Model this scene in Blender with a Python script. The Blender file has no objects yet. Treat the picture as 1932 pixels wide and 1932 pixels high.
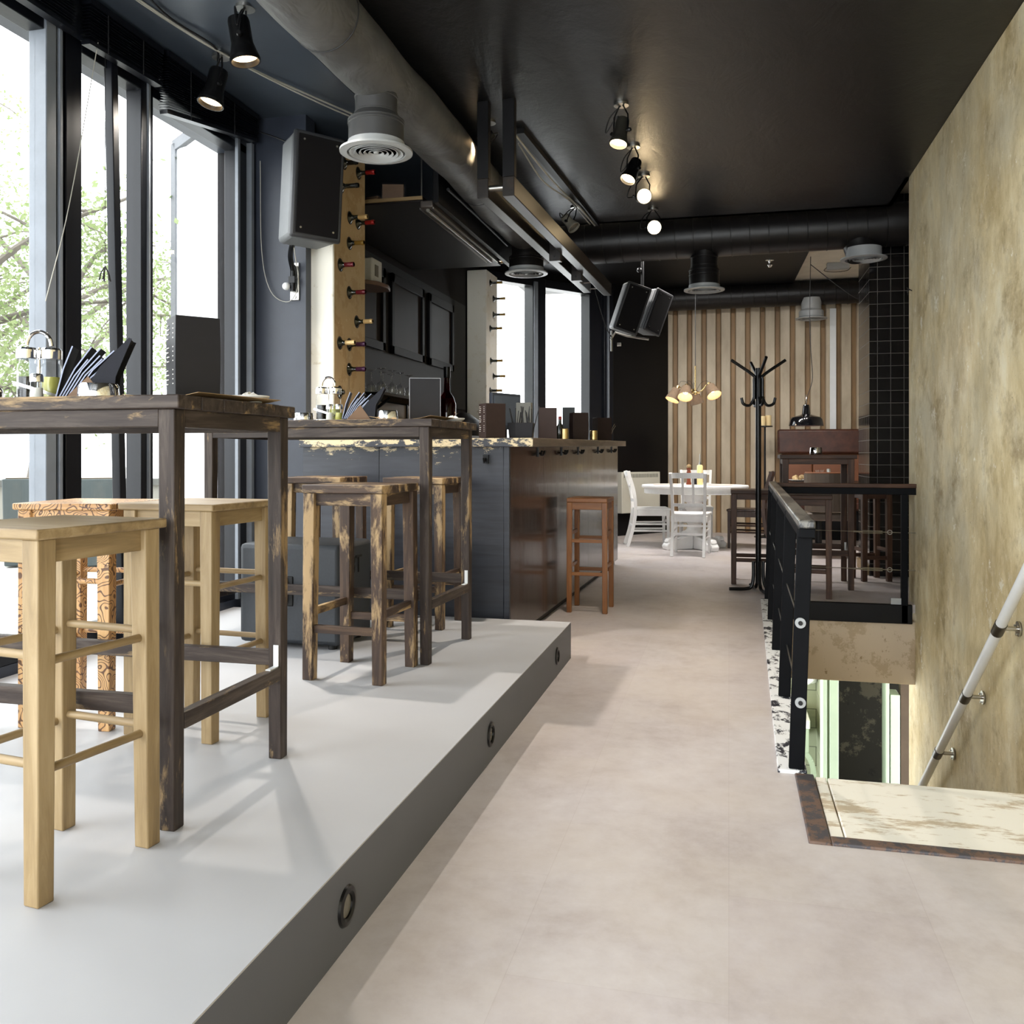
import bpy, math, random
from mathutils import Vector, Matrix
random.seed(7)
SC = bpy.context.scene
COL = SC.collection
R = math.radians
PI = math.pi

# ------------------------------------------------------------------ camera, world, exposure
YAW = math.atan((1375 - 966) / 1690)
cam_data = bpy.data.cameras.new('camera')
cam = bpy.data.objects.new('camera', cam_data)
COL.objects.link(cam)
cam.location = (0, 0, 1.1)
cam.rotation_euler = (R(90), 0, YAW)
cam_data.sensor_width = 36
cam_data.lens = 36 * 1690 / 1932
cam_data.shift_y = -(966 - 858) / 1932
cam_data.clip_start = 0.05
cam_data.clip_end = 300
SC.camera = cam

SC.view_settings.view_transform = 'Standard'
SC.view_settings.look = 'None'
SC.view_settings.gamma = 1
SC.view_settings.use_curve_mapping = False
SC.view_settings.exposure = 0.55
SC.cycles.max_bounces = 10
SC.cycles.diffuse_bounces = 5
SC.cycles.glossy_bounces = 4
SC.cycles.transparent_max_bounces = 16
SC.cycles.sample_clamp_indirect = 6
SC.cycles.use_denoising = True
SC.cycles.caustics_reflective = False
SC.cycles.caustics_refractive = False

world = bpy.data.worlds.new('overcast')
SC.world = world
world.use_nodes = True
bg = world.node_tree.nodes['Background']
bg.inputs[0].default_value = (0.93, 0.97, 1.0, 1)
bg.inputs[1].default_value = 5.4

def portal(name, loc, rot, sx, sy):
    l = bpy.data.lights.new(name, 'AREA')
    l.shape = 'RECTANGLE'
    l.size = sx
    l.size_y = sy
    l.cycles.is_portal = True
    o = bpy.data.objects.new(name, l)
    o.location = loc
    o.rotation_euler = rot
    COL.objects.link(o)
portal('window_portal', (-2.98, 1.0, 1.55), (0, R(-90), 0), 2.8, 8.0)
portal('front_fill_portal', (-0.8, -3.05, 1.6), (R(90), 0, 0), 4.0, 3.0)
portal('bay_portal', (-2.50, 11.08, 2.1), (R(90), 0, math.atan2(2.54, 1.95)), 1.9, 2.3)

REAR_FILL_W = 75      # watts of each unseen fill spotlight added above the crossing duct

def daylight(name, loc, rot, sx, sy, watts, col=(0.94, 0.97, 1.0)):
    """extra daylight from an area light added at a window opening"""
    l = bpy.data.lights.new(name, 'AREA')
    l.shape = 'RECTANGLE'
    l.size, l.size_y, l.energy, l.color = sx, sy, watts, col
    o = bpy.data.objects.new(name, l)
    o.location = loc
    o.rotation_euler = rot
    COL.objects.link(o)
daylight('front_fill_light', (-0.9, -3.38, 1.6), (R(90), 0, 0), 3.8, 2.7, 90)  # unseen fill lamp added behind the viewer
daylight('bay_daylight', (-2.52, 11.10, 2.1), (R(90), 0, math.atan2(2.54, 1.95)), 1.9, 2.3, 300)  # added to brighten the rear through the bay

# ------------------------------------------------------------------ materials
def s(r, g, b):
    def f(c):
        c /= 255
        return c / 12.92 if c <= 0.04045 else ((c + 0.055) / 1.055) ** 2.4
    return (f(r), f(g), f(b), 1)

MATS = {}
class NT:
    """small wrapper to write node trees briefly"""
    def __init__(self, name):
        self.m = bpy.data.materials.new(name)
        self.m.use_nodes = True
        self.t = self.m.node_tree
        self.b = self.t.nodes['Principled BSDF']
        self.out = self.t.nodes['Material Output']
        MATS[name] = self.m
    def n(self, typ, **kw):
        nd = self.t.nodes.new('ShaderNode' + typ)
        for k, v in kw.items():
            if isinstance(k, str) and hasattr(nd, k):
                setattr(nd, k, v)
            else:
                nd.inputs[k.replace('_', ' ')].default_value = v
        return nd
    def l(self, a, b):
        self.t.links.new(a, b)
    def coords(self, kind='Object', scale=(1, 1, 1), rot=(0, 0, 0)):
        tc = self.n('TexCoord')
        mp = self.n('Mapping')
        mp.inputs['Scale'].default_value = scale
        mp.inputs['Rotation'].default_value = rot
        self.l(tc.outputs[kind], mp.inputs['Vector'])
        return mp.outputs['Vector']
    def noise(self, vec, scale=5, detail=6, rough=0.6, dist=0.0):
        nd = self.n('TexNoise')
        nd.inputs['Scale'].default_value = scale
        nd.inputs['Detail'].default_value = detail
        nd.inputs['Roughness'].default_value = rough
        nd.inputs['Distortion'].default_value = dist
        self.l(vec, nd.inputs['Vector'])
        return nd.outputs['Fac']
    def ramp(self, fac, stops):
        nd = self.n('ValToRGB')
        e = nd.color_ramp.elements
        while len(e) < len(stops):
            e.new(0.5)
        for i, (p, c) in enumerate(stops):
            e[i].position = p
            e[i].color = c if not isinstance(c, (int, float)) else (c, c, c, 1)
        self.l(fac, nd.inputs['Fac'])
        return nd.outputs['Color']
    def mix(self, fac, a, b, mode='MIX'):
        nd = self.n('Mix')
        nd.data_type = 'RGBA'
        nd.blend_type = mode
        for sock, v in ((nd.inputs[0], fac), (nd.inputs[6], a), (nd.inputs[7], b)):
            if hasattr(v, 'is_output'):
                self.l(v, sock)
            else:
                sock.default_value = v
        return nd.outputs[2]
    def math(self, op, a, b=0.0):
        nd = self.n('Math')
        nd.operation = op
        for sock, v in ((nd.inputs[0], a), (nd.inputs[1], b)):
            if hasattr(v, 'is_output'):
                self.l(v, sock)
            else:
                sock.default_value = v
        return nd.outputs[0]
    def bump(self, h, strength=0.2, dist=0.01):
        nd = self.n('Bump')
        nd.inputs['Strength'].default_value = strength
        nd.inputs['Distance'].default_value = dist
        self.l(h, nd.inputs['Height'])
        self.l(nd.outputs['Normal'], self.b.inputs['Normal'])
    def color(self, c):
        if hasattr(c, 'is_output'):
            self.l(c, self.b.inputs['Base Color'])
        else:
            self.b.inputs['Base Color'].default_value = c
    def set(self, rough=0.5, metal=0.0, spec=0.5, coat=0.0):
        if hasattr(rough, 'is_output'):
            self.l(rough, self.b.inputs['Roughness'])
        else:
            self.b.inputs['Roughness'].default_value = rough
        self.b.inputs['Metallic'].default_value = metal
        self.b.inputs['Specular IOR Level'].default_value = spec
        self.b.inputs['Coat Weight'].default_value = coat
        return self.m

def paint(name, col, rough=0.5, metal=0.0, var=0.12, scale=6, bump=0.05, spec=0.5, coat=0.0):
    """plain coat of colour with a slight mottling of its own"""
    if name in MATS:
        return MATS[name]
    t = NT(name)
    f = t.noise(t.coords(), scale, 5, 0.6)
    dk = tuple(c * (1 - var) for c in col[:3]) + (1,)
    lt = tuple(min(1, c * (1 + var)) for c in col[:3]) + (1,)
    t.color(t.ramp(f, [(0.3, dk), (0.7, lt)]))
    if bump:
        t.bump(t.noise(t.coords(), scale * 8, 4), bump, 0.003)
    return t.set(rough, metal, spec, coat)

def axis_scale(axis, along, across):
    return tuple(along if a == axis else across for a in 'xyz')

def wood(name, axis, dark, mid, light, rough=0.5, grain=16, worn=None, worn_at=0.6, bump=0.25, spec=0.4):
    """grain running along one axis; worn = colour showing where the finish has rubbed off"""
    key = name + '_' + axis
    if key in MATS:
        return MATS[key]
    t = NT(key)
    v = t.coords(scale=axis_scale(axis, 0.09, 1.0))
    f = t.noise(v, grain * 2.2, 8, 0.65, 0.6)
    g = t.noise(t.coords(scale=axis_scale(axis, 0.25, 1.0)), grain * 0.5, 4, 0.5, 0.3)
    fac = t.math('ADD', t.math('MULTIPLY', f, 0.65), t.math('MULTIPLY', g, 0.35))
    c = t.ramp(fac, [(0.32, dark), (0.5, mid), (0.68, light)])
    if worn:
        w = t.noise(t.coords(scale=axis_scale(axis, 0.22, 1.0)), grain * 0.75, 7, 0.7, 0.4)
        c = t.mix(t.ramp(w, [(worn_at - 0.04, 0.0), (worn_at + 0.05, 1.0)]), c, worn)
    t.color(c)
    t.bump(f, bump, 0.002)
    return t.set(rough, 0, spec)

def metal(name, col, rough=0.3):
    return paint(name, col, rough, 1.0, 0.05, 10, 0.0)

def emit(name, col, strength):
    if name in MATS:
        return MATS[name]
    t = NT(name)
    t.b.inputs['Base Color'].default_value = col
    t.b.inputs['Emission Color'].default_value = col
    t.b.inputs['Emission Strength'].default_value = strength
    return t.m

def thin_glass(name, tint=(0.96, 0.98, 0.97, 1), refl=1.5, rough=0.0):
    if name in MATS:
        return MATS[name]
    t = NT(name)
    tr = t.n('BsdfTransparent')
    tr.inputs[0].default_value = tint
    gl = t.n('BsdfGlossy')
    gl.inputs['Roughness'].default_value = rough
    fr = t.n('LayerWeight')
    fr.inputs['Blend'].default_value = 0.5
    k0 = ((refl - 1) / (refl + 1)) ** 2
    fac = t.math('ADD', k0, t.math('MULTIPLY', t.math('POWER', fr.outputs['Facing'], 5.0), 1 - k0))
    mx = t.n('MixShader')
    t.l(fac, mx.inputs[0])
    t.l(tr.outputs[0], mx.inputs[1])
    t.l(gl.outputs[0], mx.inputs[2])
    t.l(mx.outputs[0], t.out.inputs[0])
    return t.m

def m_floor():
    t = NT('vinyl_floor')
    v = t.coords()
    # large sheets, each a touch different
    br = t.n('TexBrick')
    br.offset = 0.5
    br.inputs['Scale'].default_value = 1.0
    br.inputs['Mortar Size'].default_value = 0.0012
    br.inputs['Brick Width'].default_value = 0.92
    br.inputs['Row Height'].default_value = 0.46
    br.inputs['Color1'].default_value = (0.475, 0.47, 0.48, 1)
    br.inputs['Color2'].default_value = (0.53, 0.53, 0.525, 1)
    br.inputs['Mortar'].default_value = (0.42, 0.42, 0.42, 1)
    t.l(t.coords(rot=(0, 0, R(90))), br.inputs['Vector'])
    big = t.noise(v, 2.2, 6, 0.62, 0.5)
    fine = t.noise(v, 14, 8, 0.7)
    f = t.math('ADD', t.math('MULTIPLY', big, 0.6), t.math('MULTIPLY', fine, 0.4))
    c = t.ramp(f, [(0.34, s(178, 168, 165)), (0.5, s(197, 189, 188)), (0.66, s(209, 203, 203))])
    hue = t.noise(v, 1.6, 5, 0.6)
    c = t.mix(t.ramp(hue, [(0.4, 0.0), (0.62, 0.35)]), c, s(206, 195, 184))
    c = t.mix(0.5, c, br.outputs['Color'], 'OVERLAY')
    t.color(c)
    t.bump(fine, 0.06, 0.002)
    return t.set(0.42, 0, 0.4)

def m_plaster():
    """old stained concrete: ochre and green-grey washes running down, flaked white spots"""
    t = NT('stained_concrete')
    v = t.coords()
    vs = t.coords(scale=(1, 1, 0.6))
    wash = t.noise(vs, 2.1, 12, 0.7, 0.15)
    c = t.ramp(wash, [(0.30, s(166, 146, 106)), (0.44, s(200, 182, 140)), (0.56, s(222, 207, 168)), (0.70, s(234, 226, 200))])
    gr = t.noise(t.coords(scale=(1, 1, 0.9)), 1.2, 8, 0.65, 0.3)
    c = t.mix(t.ramp(gr, [(0.42, 0.0), (0.66, 0.7)]), c, s(192, 187, 166))
    streak = t.noise(t.coords(scale=(1, 1, 0.7)), 4, 10, 0.72, 0.1)
    c = t.mix(t.ramp(streak, [(0.5, 0.0), (0.72, 0.55)]), c, s(144, 122, 84))
    pale = t.noise(t.coords(scale=(1, 1, 0.8)), 7, 12, 0.76, 0.1)
    c = t.mix(t.ramp(pale, [(0.55, 0.0), (0.68, 0.55)]), c, s(232, 225, 202))
    spot = t.noise(t.coords(scale=(1, 1, 1.1)), 2.0, 12, 0.7, 0.1)
    c = t.mix(t.ramp(spot, [(0.55, 0.0), (0.70, 0.75)]), c, s(126, 104, 68))
    flake = t.noise(t.coords(scale=(1, 1, 0.9)), 10, 12, 0.78, 0.1)
    c = t.mix(t.ramp(flake, [(0.625, 0.0), (0.65, 0.85)]), c, s(242, 239, 226))
    big = t.noise(t.coords(scale=(1, 1, 1.1)), 2.6, 12, 0.74, 0.1)
    c = t.mix(t.ramp(big, [(0.63, 0.0), (0.65, 0.6)]), c, s(232, 230, 216))
    pit = t.noise(v, 55, 3, 0.5)
    c = t.mix(t.ramp(pit, [(0.70, 0.0), (0.74, 0.6)]), c, s(70, 60, 44))
    t.color(c)
    t.bump(t.noise(v, 24, 8, 0.7), 0.35, 0.006)
    return t.set(0.85, 0, 0.15)

def m_worn_bar(base, cream, z0):
    """dark paint rubbed through to cream along the top edge"""
    t = NT('worn_bar_paint')
    tc = t.n('TexCoord')
    sep = t.n('SeparateXYZ')
    t.l(tc.outputs['Object'], sep.inputs[0])
    f = t.noise(t.coords(scale=(0.4, 0.4, 1)), 34, 12, 0.76, 0.1)
    h = t.n('MapRange')
    h.inputs['From Min'].default_value = z0 - 0.16
    h.inputs['From Max'].default_value = z0 + 0.03
    h.inputs['To Min'].default_value = -0.19
    h.inputs['To Max'].default_value = 0.16
    t.l(sep.outputs[2], h.inputs[0])
    patch = t.noise(t.coords(), 2.3, 3)
    k = t.math('ADD', t.math('ADD', f, h.outputs[0]), t.math('MULTIPLY', t.math('SUBTRACT', patch, 0.5), 0.35))
    mask = t.ramp(k, [(0.53, 0.0), (0.57, 1.0)])
    g = t.noise(t.coords(scale=(0.1, 0.1, 1)), 30, 6, 0.6, 0.5)
    t.color(t.mix(mask, t.ramp(g, [(0.3, base), (0.7, tuple(min(1, c * 2.0) for c in base[:3]) + (1,))]), cream))
    t.bump(t.math('ADD', g, t.math('MULTIPLY', mask, -0.6)), 0.25, 0.003)
    return t.set(0.38, 0, 0.5)

def m_doodle(axis):
    """pale varnished wood covered in burnt line drawings"""
    key = 'doodled_wood_' + axis
    if key in MATS:
        return MATS[key]
    t = NT(key)
    v = t.coords()
    w = t.n('TexNoise')
    w.inputs['Scale'].default_value = 13
    w.inputs['Detail'].default_value = 1.0
    t.l(v, w.inputs['Vector'])
    rings = t.math('FRACT', t.math('MULTIPLY', w.outputs['Fac'], 16))
    line = t.ramp(rings, [(0.0, 0.9), (0.24, 0.9), (0.34, 0.0), (1.0, 0.0)])
    vo = t.n('TexVoronoi')
    vo.feature = 'DISTANCE_TO_EDGE'
    vo.inputs['Scale'].default_value = 46
    t.l(v, vo.inputs['Vector'])
    cell = t.ramp(vo.outputs['Distance'], [(0.0, 1.0), (0.04, 1.0), (0.08, 0.0)])
    pick = t.ramp(t.noise(v, 9, 2), [(0.58, 0.0), (0.6, 1.0)])
    ln = t.mix(pick, line, cell)
    g = t.noise(t.coords(scale=axis_scale(axis, 0.1, 1)), 40, 6)
    wd = t.ramp(g, [(0.3, s(172, 126, 78)), (0.7, s(208, 168, 116))])
    t.color(t.mix(ln, wd, s(70, 38, 22)))
    return t.set(0.4, 0, 0.5)

def m_tiles():
    t = NT('black_tiles')
    tc = t.n('TexCoord')
    geo = t.n('NewGeometry')
    sn = t.n('SeparateXYZ')
    t.l(geo.outputs['Normal'], sn.inputs[0])
    sp = t.n('SeparateXYZ')
    t.l(tc.outputs['Object'], sp.inputs[0])
    u = t.math('ADD', sp.outputs[0], sp.outputs[1])
    def grid(x):
        fr = t.math('FRACT', t.math('DIVIDE', x, 0.112))
        a = t.math('ABSOLUTE', t.math('SUBTRACT', fr, 0.5))
        return t.math('GREATER_THAN', a, 0.478)
    g = t.math('MAXIMUM', grid(u), grid(sp.outputs[2]))
    t.color(t.mix(g, s(16, 15, 17), s(88, 84, 78)))
    t.bump(t.math('MULTIPLY', g, -1), 0.5, 0.003)
    r = t.math('ADD', t.math('MULTIPLY', g, 0.5), 0.12)
    return t.set(r, 0, 0.5)

def m_peeling(name, a, b, c, sc=5, rough=0.5, thr=0.5, stretch=(1, 1, 1)):
    """paint a flaking off to b with traces of c"""
    if name in MATS:
        return MATS[name]
    t = NT(name)
    f = t.noise(t.coords(scale=stretch), sc, 12, 0.74, 0.05)
    g = t.noise(t.coords(scale=stretch), sc * 2.7, 12, 0.75, 0.05)
    col = t.mix(t.ramp(f, [(thr - 0.02, 0.0), (thr + 0.02, 1.0)]), a, b)
    col = t.mix(t.ramp(g, [(0.60, 0.0), (0.64, 0.9)]), col, c)
    t.color(col)
    t.bump(f, 0.3, 0.003)
    return t.set(rough, 0, 0.4)

def m_ceiling():
    t = NT('black_gloss_ceiling')
    v = t.coords()
    f = t.noise(v, 3, 6, 0.6, 0.4)
    t.color(t.ramp(f, [(0.3, s(15, 15, 17)), (0.7, s(24, 24, 26))]))
    h = t.math('ADD', t.noise(t.coords(scale=(1, 0.5, 1)), 4, 5, 0.55, 1.0), t.math('MULTIPLY', t.noise(v, 22, 6, 0.7), 0.25))
    t.bump(h, 0.22, 0.03)
    return t.set(0.4, 0, 0.5)

def m_leather():
    t = NT('brown_leather')
    f = t.noise(t.coords(), 6, 6, 0.65)
    t.color(t.ramp(f, [(0.3, s(52, 28, 20)), (0.7, s(88, 52, 38))]))
    vo = t.n('TexVoronoi')
    vo.inputs['Scale'].default_value = 160
    t.l(t.coords(), vo.inputs['Vector'])
    t.bump(vo.outputs['Distance'], 0.15, 0.002)
    return t.set(0.42, 0, 0.5)

# named materials used all over
FLOOR = m_floor()
PLASTER = m_plaster()
PLATFORM = paint('platform_grey', s(180, 180, 182), 0.5, 0, 0.02, 3, 0.02, 0.35)
RISER = paint('riser_grey', s(90, 92, 98), 0.5, 0, 0.03, 3, 0.02, 0.35)
CEIL = m_ceiling()
NAVY = paint('blue_black_wall', s(44, 49, 60), 0.42, 0, 0.15, 4, 0.08)
FRAME = paint('black_window_frame', s(13, 15, 21), 0.36, 0, 0.15, 8, 0.05, 0.3)
FRAMELIT = paint('lit_window_frame', s(112, 118, 126), 0.4, 0, 0.1, 8, 0.05)  # grey-blue of the lit frame sides, put into the colour
BLACK = paint('black_paint', s(12, 12, 14), 0.45, 0, 0.2, 8, 0.06, 0.2)
BLACKWALL = paint('black_gloss_wall', s(10, 10, 12), 0.25, 0, 0.2, 3, 0.06, 0.3)
BLACKMETAL = paint('black_metal', s(10, 10, 11), 0.34, 0, 0.15, 12, 0.03, 0.3)
def m_duct():
    t = NT('wrinkled_duct')
    f = t.noise(t.coords(scale=(1, 0.6, 1)), 5, 6, 0.6)
    t.color(t.ramp(f, [(0.3, s(74, 74, 74)), (0.7, s(96, 96, 95))]))
    w = t.noise(t.coords(scale=(1.6, 1, 1.6)), 3.2, 3, 0.5, 1.2)
    t.bump(t.math('ADD', w, t.math('MULTIPLY', f, 0.15)), 0.5, 0.03)
    return t.set(0.5, 0, 0.35)
DUCT = m_duct()
DUCTBLACK = paint('duct_black', s(24, 22, 22), 0.38, 0, 0.2, 5, 0.08, 0.35)
STEEL = metal('brushed_steel', s(190, 188, 182), 0.28)
CHROME = metal('chrome', s(225, 225, 225), 0.08)
BRASS = metal('warm_brass', s(214, 186, 130), 0.25)
WHITEMETAL = paint('white_enamel', s(224, 226, 226), 0.35, 0, 0.03, 10, 0.02)
DIFFUSER = paint('diffuser_grey', s(164, 167, 168), 0.4, 0, 0.04, 10, 0.02)
WHITEPAINT = paint('white_chair_paint', s(240, 240, 238), 0.4, 0, 0.04, 10, 0.03)
GLASS = thin_glass('window_glass', (0.985, 0.99, 0.99, 1), 1.35)
CLEAR = thin_glass('clear_glass', (0.94, 0.95, 0.95, 1), 1.2)
STEMGLASS = thin_glass('stem_glass', (0.9, 0.91, 0.91, 1), 1.75)
VINEGAR = paint('dark_vinegar', s(16, 10, 9), 0.1, 0, 0.1, 5, 0)
OIL = paint('pale_oil', s(190, 186, 96), 0.15, 0, 0.1, 5, 0)
SALT = paint('salt_grains', s(232, 230, 222), 0.8, 0, 0.05, 60, 0.1)
RUBBER = paint('black_rubber', s(14, 14, 15), 0.7)
CREAMPL = paint('cream_plaster', s(206, 198, 182), 0.8, 0, 0.1, 4, 0.25)
PILLAR = m_peeling('pillar_plaster', s(232, 228, 216), s(226, 220, 204), s(204, 194, 172), 3.2, 0.75, 0.56)
KRAFT = paint('kraft_paper', s(176, 146, 106), 0.8, 0, 0.08, 20, 0.05)
PAPER = paint('white_paper', s(232, 228, 220), 0.8, 0, 0.04, 20, 0.05)
NAPKIN = paint('black_napkin', s(26, 28, 38), 0.75, 0, 0.15, 40, 0.1)
NAPEDGE = paint('napkin_pale_edge', s(168, 176, 200), 0.7, 0, 0.1, 40, 0.05)
CARD = paint('charcoal_card', s(27, 26, 29), 0.55, 0, 0.08, 20, 0.03, 0.25)
CARDBROWN = paint('brown_card', s(48, 35, 31), 0.55, 0, 0.1, 20, 0.03, 0.25)
WARM = s(255, 214, 150)
LENS = emit('lamp_lens', s(255, 226, 178), 14)
LENSDIM = emit('lamp_lens_soft', s(255, 214, 160), 5)
STEPLENS = paint('step_light_glass', s(120, 116, 106), 0.25, 0.3)
CABLEBLACK = paint('cable_black', s(16, 16, 18), 0.5)
CABLEWHITE = paint('cable_pale', s(168, 166, 156), 0.5)
LEATHER = m_leather()
TILES = m_tiles()
WALLBEIGE = m_peeling('slab_plaster', s(206, 190, 168), s(186, 168, 142), s(150, 128, 98), 5, 0.85, 0.56)
GREENPAINT = paint('pale_green_gloss', s(166, 182, 158), 0.35, 0, 0.06, 3, 0.04)
DARKSEAM = paint('dark_seam', s(8, 8, 9), 0.6)

DARK = dict(dark=s(28, 22, 20), mid=s(58, 49, 44), light=s(92, 82, 74), rough=0.5, grain=17, spec=0.22)
TAN = dict(dark=s(108, 88, 60), mid=s(142, 120, 85), light=s(168, 147, 112), rough=0.5, grain=14)
DIST = dict(dark=s(34, 25, 21), mid=s(66, 50, 40), light=s(104, 82, 62), rough=0.5, grain=14, worn=s(176, 148, 108), worn_at=0.545)
ORANGE = dict(dark=s(104, 62, 30), mid=s(136, 86, 42), light=s(160, 108, 58), rough=0.35, grain=14)
BROWN = dict(dark=s(34, 23, 18), mid=s(66, 45, 33), light=s(98, 70, 52), rough=0.48, grain=14, spec=0.22)
WORN = dict(DARK, worn=s(146, 122, 88), worn_at=0.6)
def W(kind, axis):
    n, d = {'dark': ('dark_stained_wood', WORN), 'tan': ('tan_wood', TAN), 'dist': ('distressed_wood', DIST),
            'orange': ('orange_wood', ORANGE), 'brown': ('brown_wood', BROWN)}[kind]
    return wood(n, axis, **d)

# ------------------------------------------------------------------ mesh helpers
class MB:
    """collects shapes; build() links them as ONE mesh object"""
    def __init__(self):
        self.v, self.f, self.mi, self.cur = [], [], [], 0
    def add(self, verts, faces, M=None):
        o = len(self.v)
        for p in verts:
            p = Vector(p)
            self.v.append(tuple(M @ p) if M is not None else tuple(p))
        for f in faces:
            self.f.append([i + o for i in f])
            self.mi.append(self.cur)
        return self
    def box(self, x0, x1, y0, y1, z0, z1, M=None, bot=1.0, top=1.0):
        cx, cy = (x0 + x1) / 2, (y0 + y1) / 2
        vs = []
        for z, k in ((z0, bot), (z1, top)):
            for x, y in ((x0, y0), (x1, y0), (x1, y1), (x0, y1)):
                vs.append((cx + (x - cx) * k, cy + (y - cy) * k, z))
        return self.add(vs, [(3, 2, 1, 0), (4, 5, 6, 7), (0, 1, 5, 4), (1, 2, 6, 5), (2, 3, 7, 6), (3, 0, 4, 7)], M)
    def bar(self, p0, p1, w, h, up=(0, 0, 1), w1=None, h1=None):
        p0, p1 = Vector(p0), Vector(p1)
        d = (p1 - p0).normalized()
        up = Vector(up)
        sd = d.cross(up)
        if sd.length < 1e-4:
            sd = d.cross(Vector((0, 1, 0)))
        sd.normalize()
        u = sd.cross(d)
        vs = []
        for p, ww, hh in ((p0, w, h), (p1, w1 or w, h1 or h)):
            for a, b in ((-1, -1), (1, -1), (1, 1), (-1, 1)):
                vs.append(p + sd * (a * ww / 2) + u * (b * hh / 2))
        return self.add(vs, [(0, 1, 2, 3), (7, 6, 5, 4), (0, 4, 5, 1), (1, 5, 6, 2), (2, 6, 7, 3), (3, 7, 4, 0)])
    def tube(self, pts, r, n=10, closed=False, caps=True):
        pts = [Vector(p) for p in pts]
        rs = r if isinstance(r, (list, tuple)) else [r] * len(pts)
        vs, k = [], len(pts)
        prev = None
        for i, p in enumerate(pts):
            if closed:
                d = pts[(i + 1) % k] - pts[i - 1]
            else:
                d = pts[min(i + 1, k - 1)] - pts[max(i - 1, 0)]
            d.normalize()
            if prev is None:
                a = d.cross(Vector((0, 0, 1)))
                if a.length < 1e-3:
                    a = d.cross(Vector((0, 1, 0)))
            else:
                a = prev - d * prev.dot(d)
            a.normalize()
            prev = a
            b = d.cross(a)
            for j in range(n):
                t = 2 * PI * j / n
                vs.append(p + (a * math.cos(t) + b * math.sin(t)) * rs[i])
        fs = []
        for i in range(k if closed else k - 1):
            for j in range(n):
                fs.append((i * n + j, i * n + (j + 1) % n, ((i + 1) % k) * n + (j + 1) % n, ((i + 1) % k) * n + j))
        if caps and not closed:
            fs.append(tuple(range(n - 1, -1, -1)))
            fs.append(tuple((k - 1) * n + j for j in range(n)))
        return self.add(vs, fs)
    def cyl(self, p0, p1, r, r1=None, n=16, caps=True):
        return self.tube([p0, p1], [r, r if r1 is None else r1], n, False, caps)
    def lathe(self, prof, n=24, M=None, sx=1.0, sy=1.0):
        vs, fs = [], []
        for r, z in prof:
            for j in range(n):
                t = 2 * PI * j / n
                vs.append((r * math.cos(t) * sx, r * math.sin(t) * sy, z))
        for i in range(len(prof) - 1):
            for j in range(n):
                fs.append((i * n + j, i * n + (j + 1) % n, (i + 1) * n + (j + 1) % n, (i + 1) * n + j))
        if prof[0][0] > 1e-4:
            fs.append(tuple(range(n - 1, -1, -1)))
        if prof[-1][0] > 1e-4:
            fs.append(tuple((len(prof) - 1) * n + j for j in range(n)))
        return self.add(vs, fs, M)
    def ball(self, c, r, n=14, k=8, sz=1.0):
        pr = [(max(1e-5, r * math.sin(PI * i / k)), -r * sz * math.cos(PI * i / k)) for i in range(k + 1)]
        return self.lathe(pr, n, Matrix.Translation(c))
    def prism(self, poly, z0, z1, M=None):
        n = len(poly)
        vs = [(x, y, z0) for x, y in poly] + [(x, y, z1) for x, y in poly]
        fs = [tuple(range(n - 1, -1, -1)), tuple(range(n, 2 * n))]
        fs += [(i, (i + 1) % n, n + (i + 1) % n, n + i) for i in range(n)]
        return self.add(vs, fs, M)
    def quad(self, a, b, c, d):
        return self.add([a, b, c, d], [(0, 1, 2, 3)])
    def build(self, name, mats, parent=None, bevel=0.0, smooth=True, angle=32, loc=None):
        me = bpy.data.meshes.new(name)
        me.from_pydata(self.v, [], self.f)
        ms = mats if isinstance(mats, (list, tuple)) else [mats]
        for m in ms:
            me.materials.append(m)
        if len(ms) > 1:
            me.polygons.foreach_set('material_index', self.mi)
        if smooth:
            me.polygons.foreach_set('use_smooth', [True] * len(me.polygons))
            me.set_sharp_from_angle(angle=R(angle))
        me.update()
        o = bpy.data.objects.new(name, me)
        COL.objects.link(o)
        if parent is not None:
            o.parent = parent
        if loc is not None:
            o.location = loc
        if bevel:
            bv = o.modifiers.new('edge', 'BEVEL')
            bv.width = bevel
            bv.segments = 2
            bv.limit_method = 'ANGLE'
            bv.angle_limit = R(40)
        return o

def tag(o, label, cat, group=None):
    o['label'] = label
    o['category'] = cat
    if group:
        o['group'] = group
    return o

def thing(name, label, cat, loc=(0, 0, 0), rz=0.0, group=None):
    o = bpy.data.objects.new(name, None)
    o.empty_display_size = 0.1
    COL.objects.link(o)
    o.location = loc
    o.rotation_euler = (0, 0, rz)
    return tag(o, label, cat, group)

def struct(o):
    o['kind'] = 'structure'
    return o

def kids(o):
    return [c for c in bpy.data.objects if c.parent == o]

def copy_tree(o, parent=None):
    c = o.copy()
    COL.objects.link(c)
    c.parent = parent
    for ch in kids(o):
        copy_tree(ch, c)
    return c

def again(o, label, loc, rz=0.0, group=None):
    c = copy_tree(o)
    c.location = loc
    c.rotation_euler = (o.rotation_euler[0], o.rotation_euler[1], rz)
    c['label'] = label
    if group:
        c['group'] = group
    return c

def bez(pts, n=8):
    """smooth path through points (Catmull-Rom)"""
    P = [Vector(p) for p in pts]
    P = [P[0] * 2 - P[1]] + P + [P[-1] * 2 - P[-2]]
    out = []
    for i in range(1, len(P) - 2):
        for j in range(n):
            t = j / n
            a, b, c, d = P[i - 1], P[i], P[i + 1], P[i + 2]
            out.append(0.5 * ((2 * b) + (c - a) * t + (2 * a - 5 * b + 4 * c - d) * t * t + (3 * b - a - 3 * c + d) * t ** 3))
    out.append(P[-2])
    return out

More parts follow.
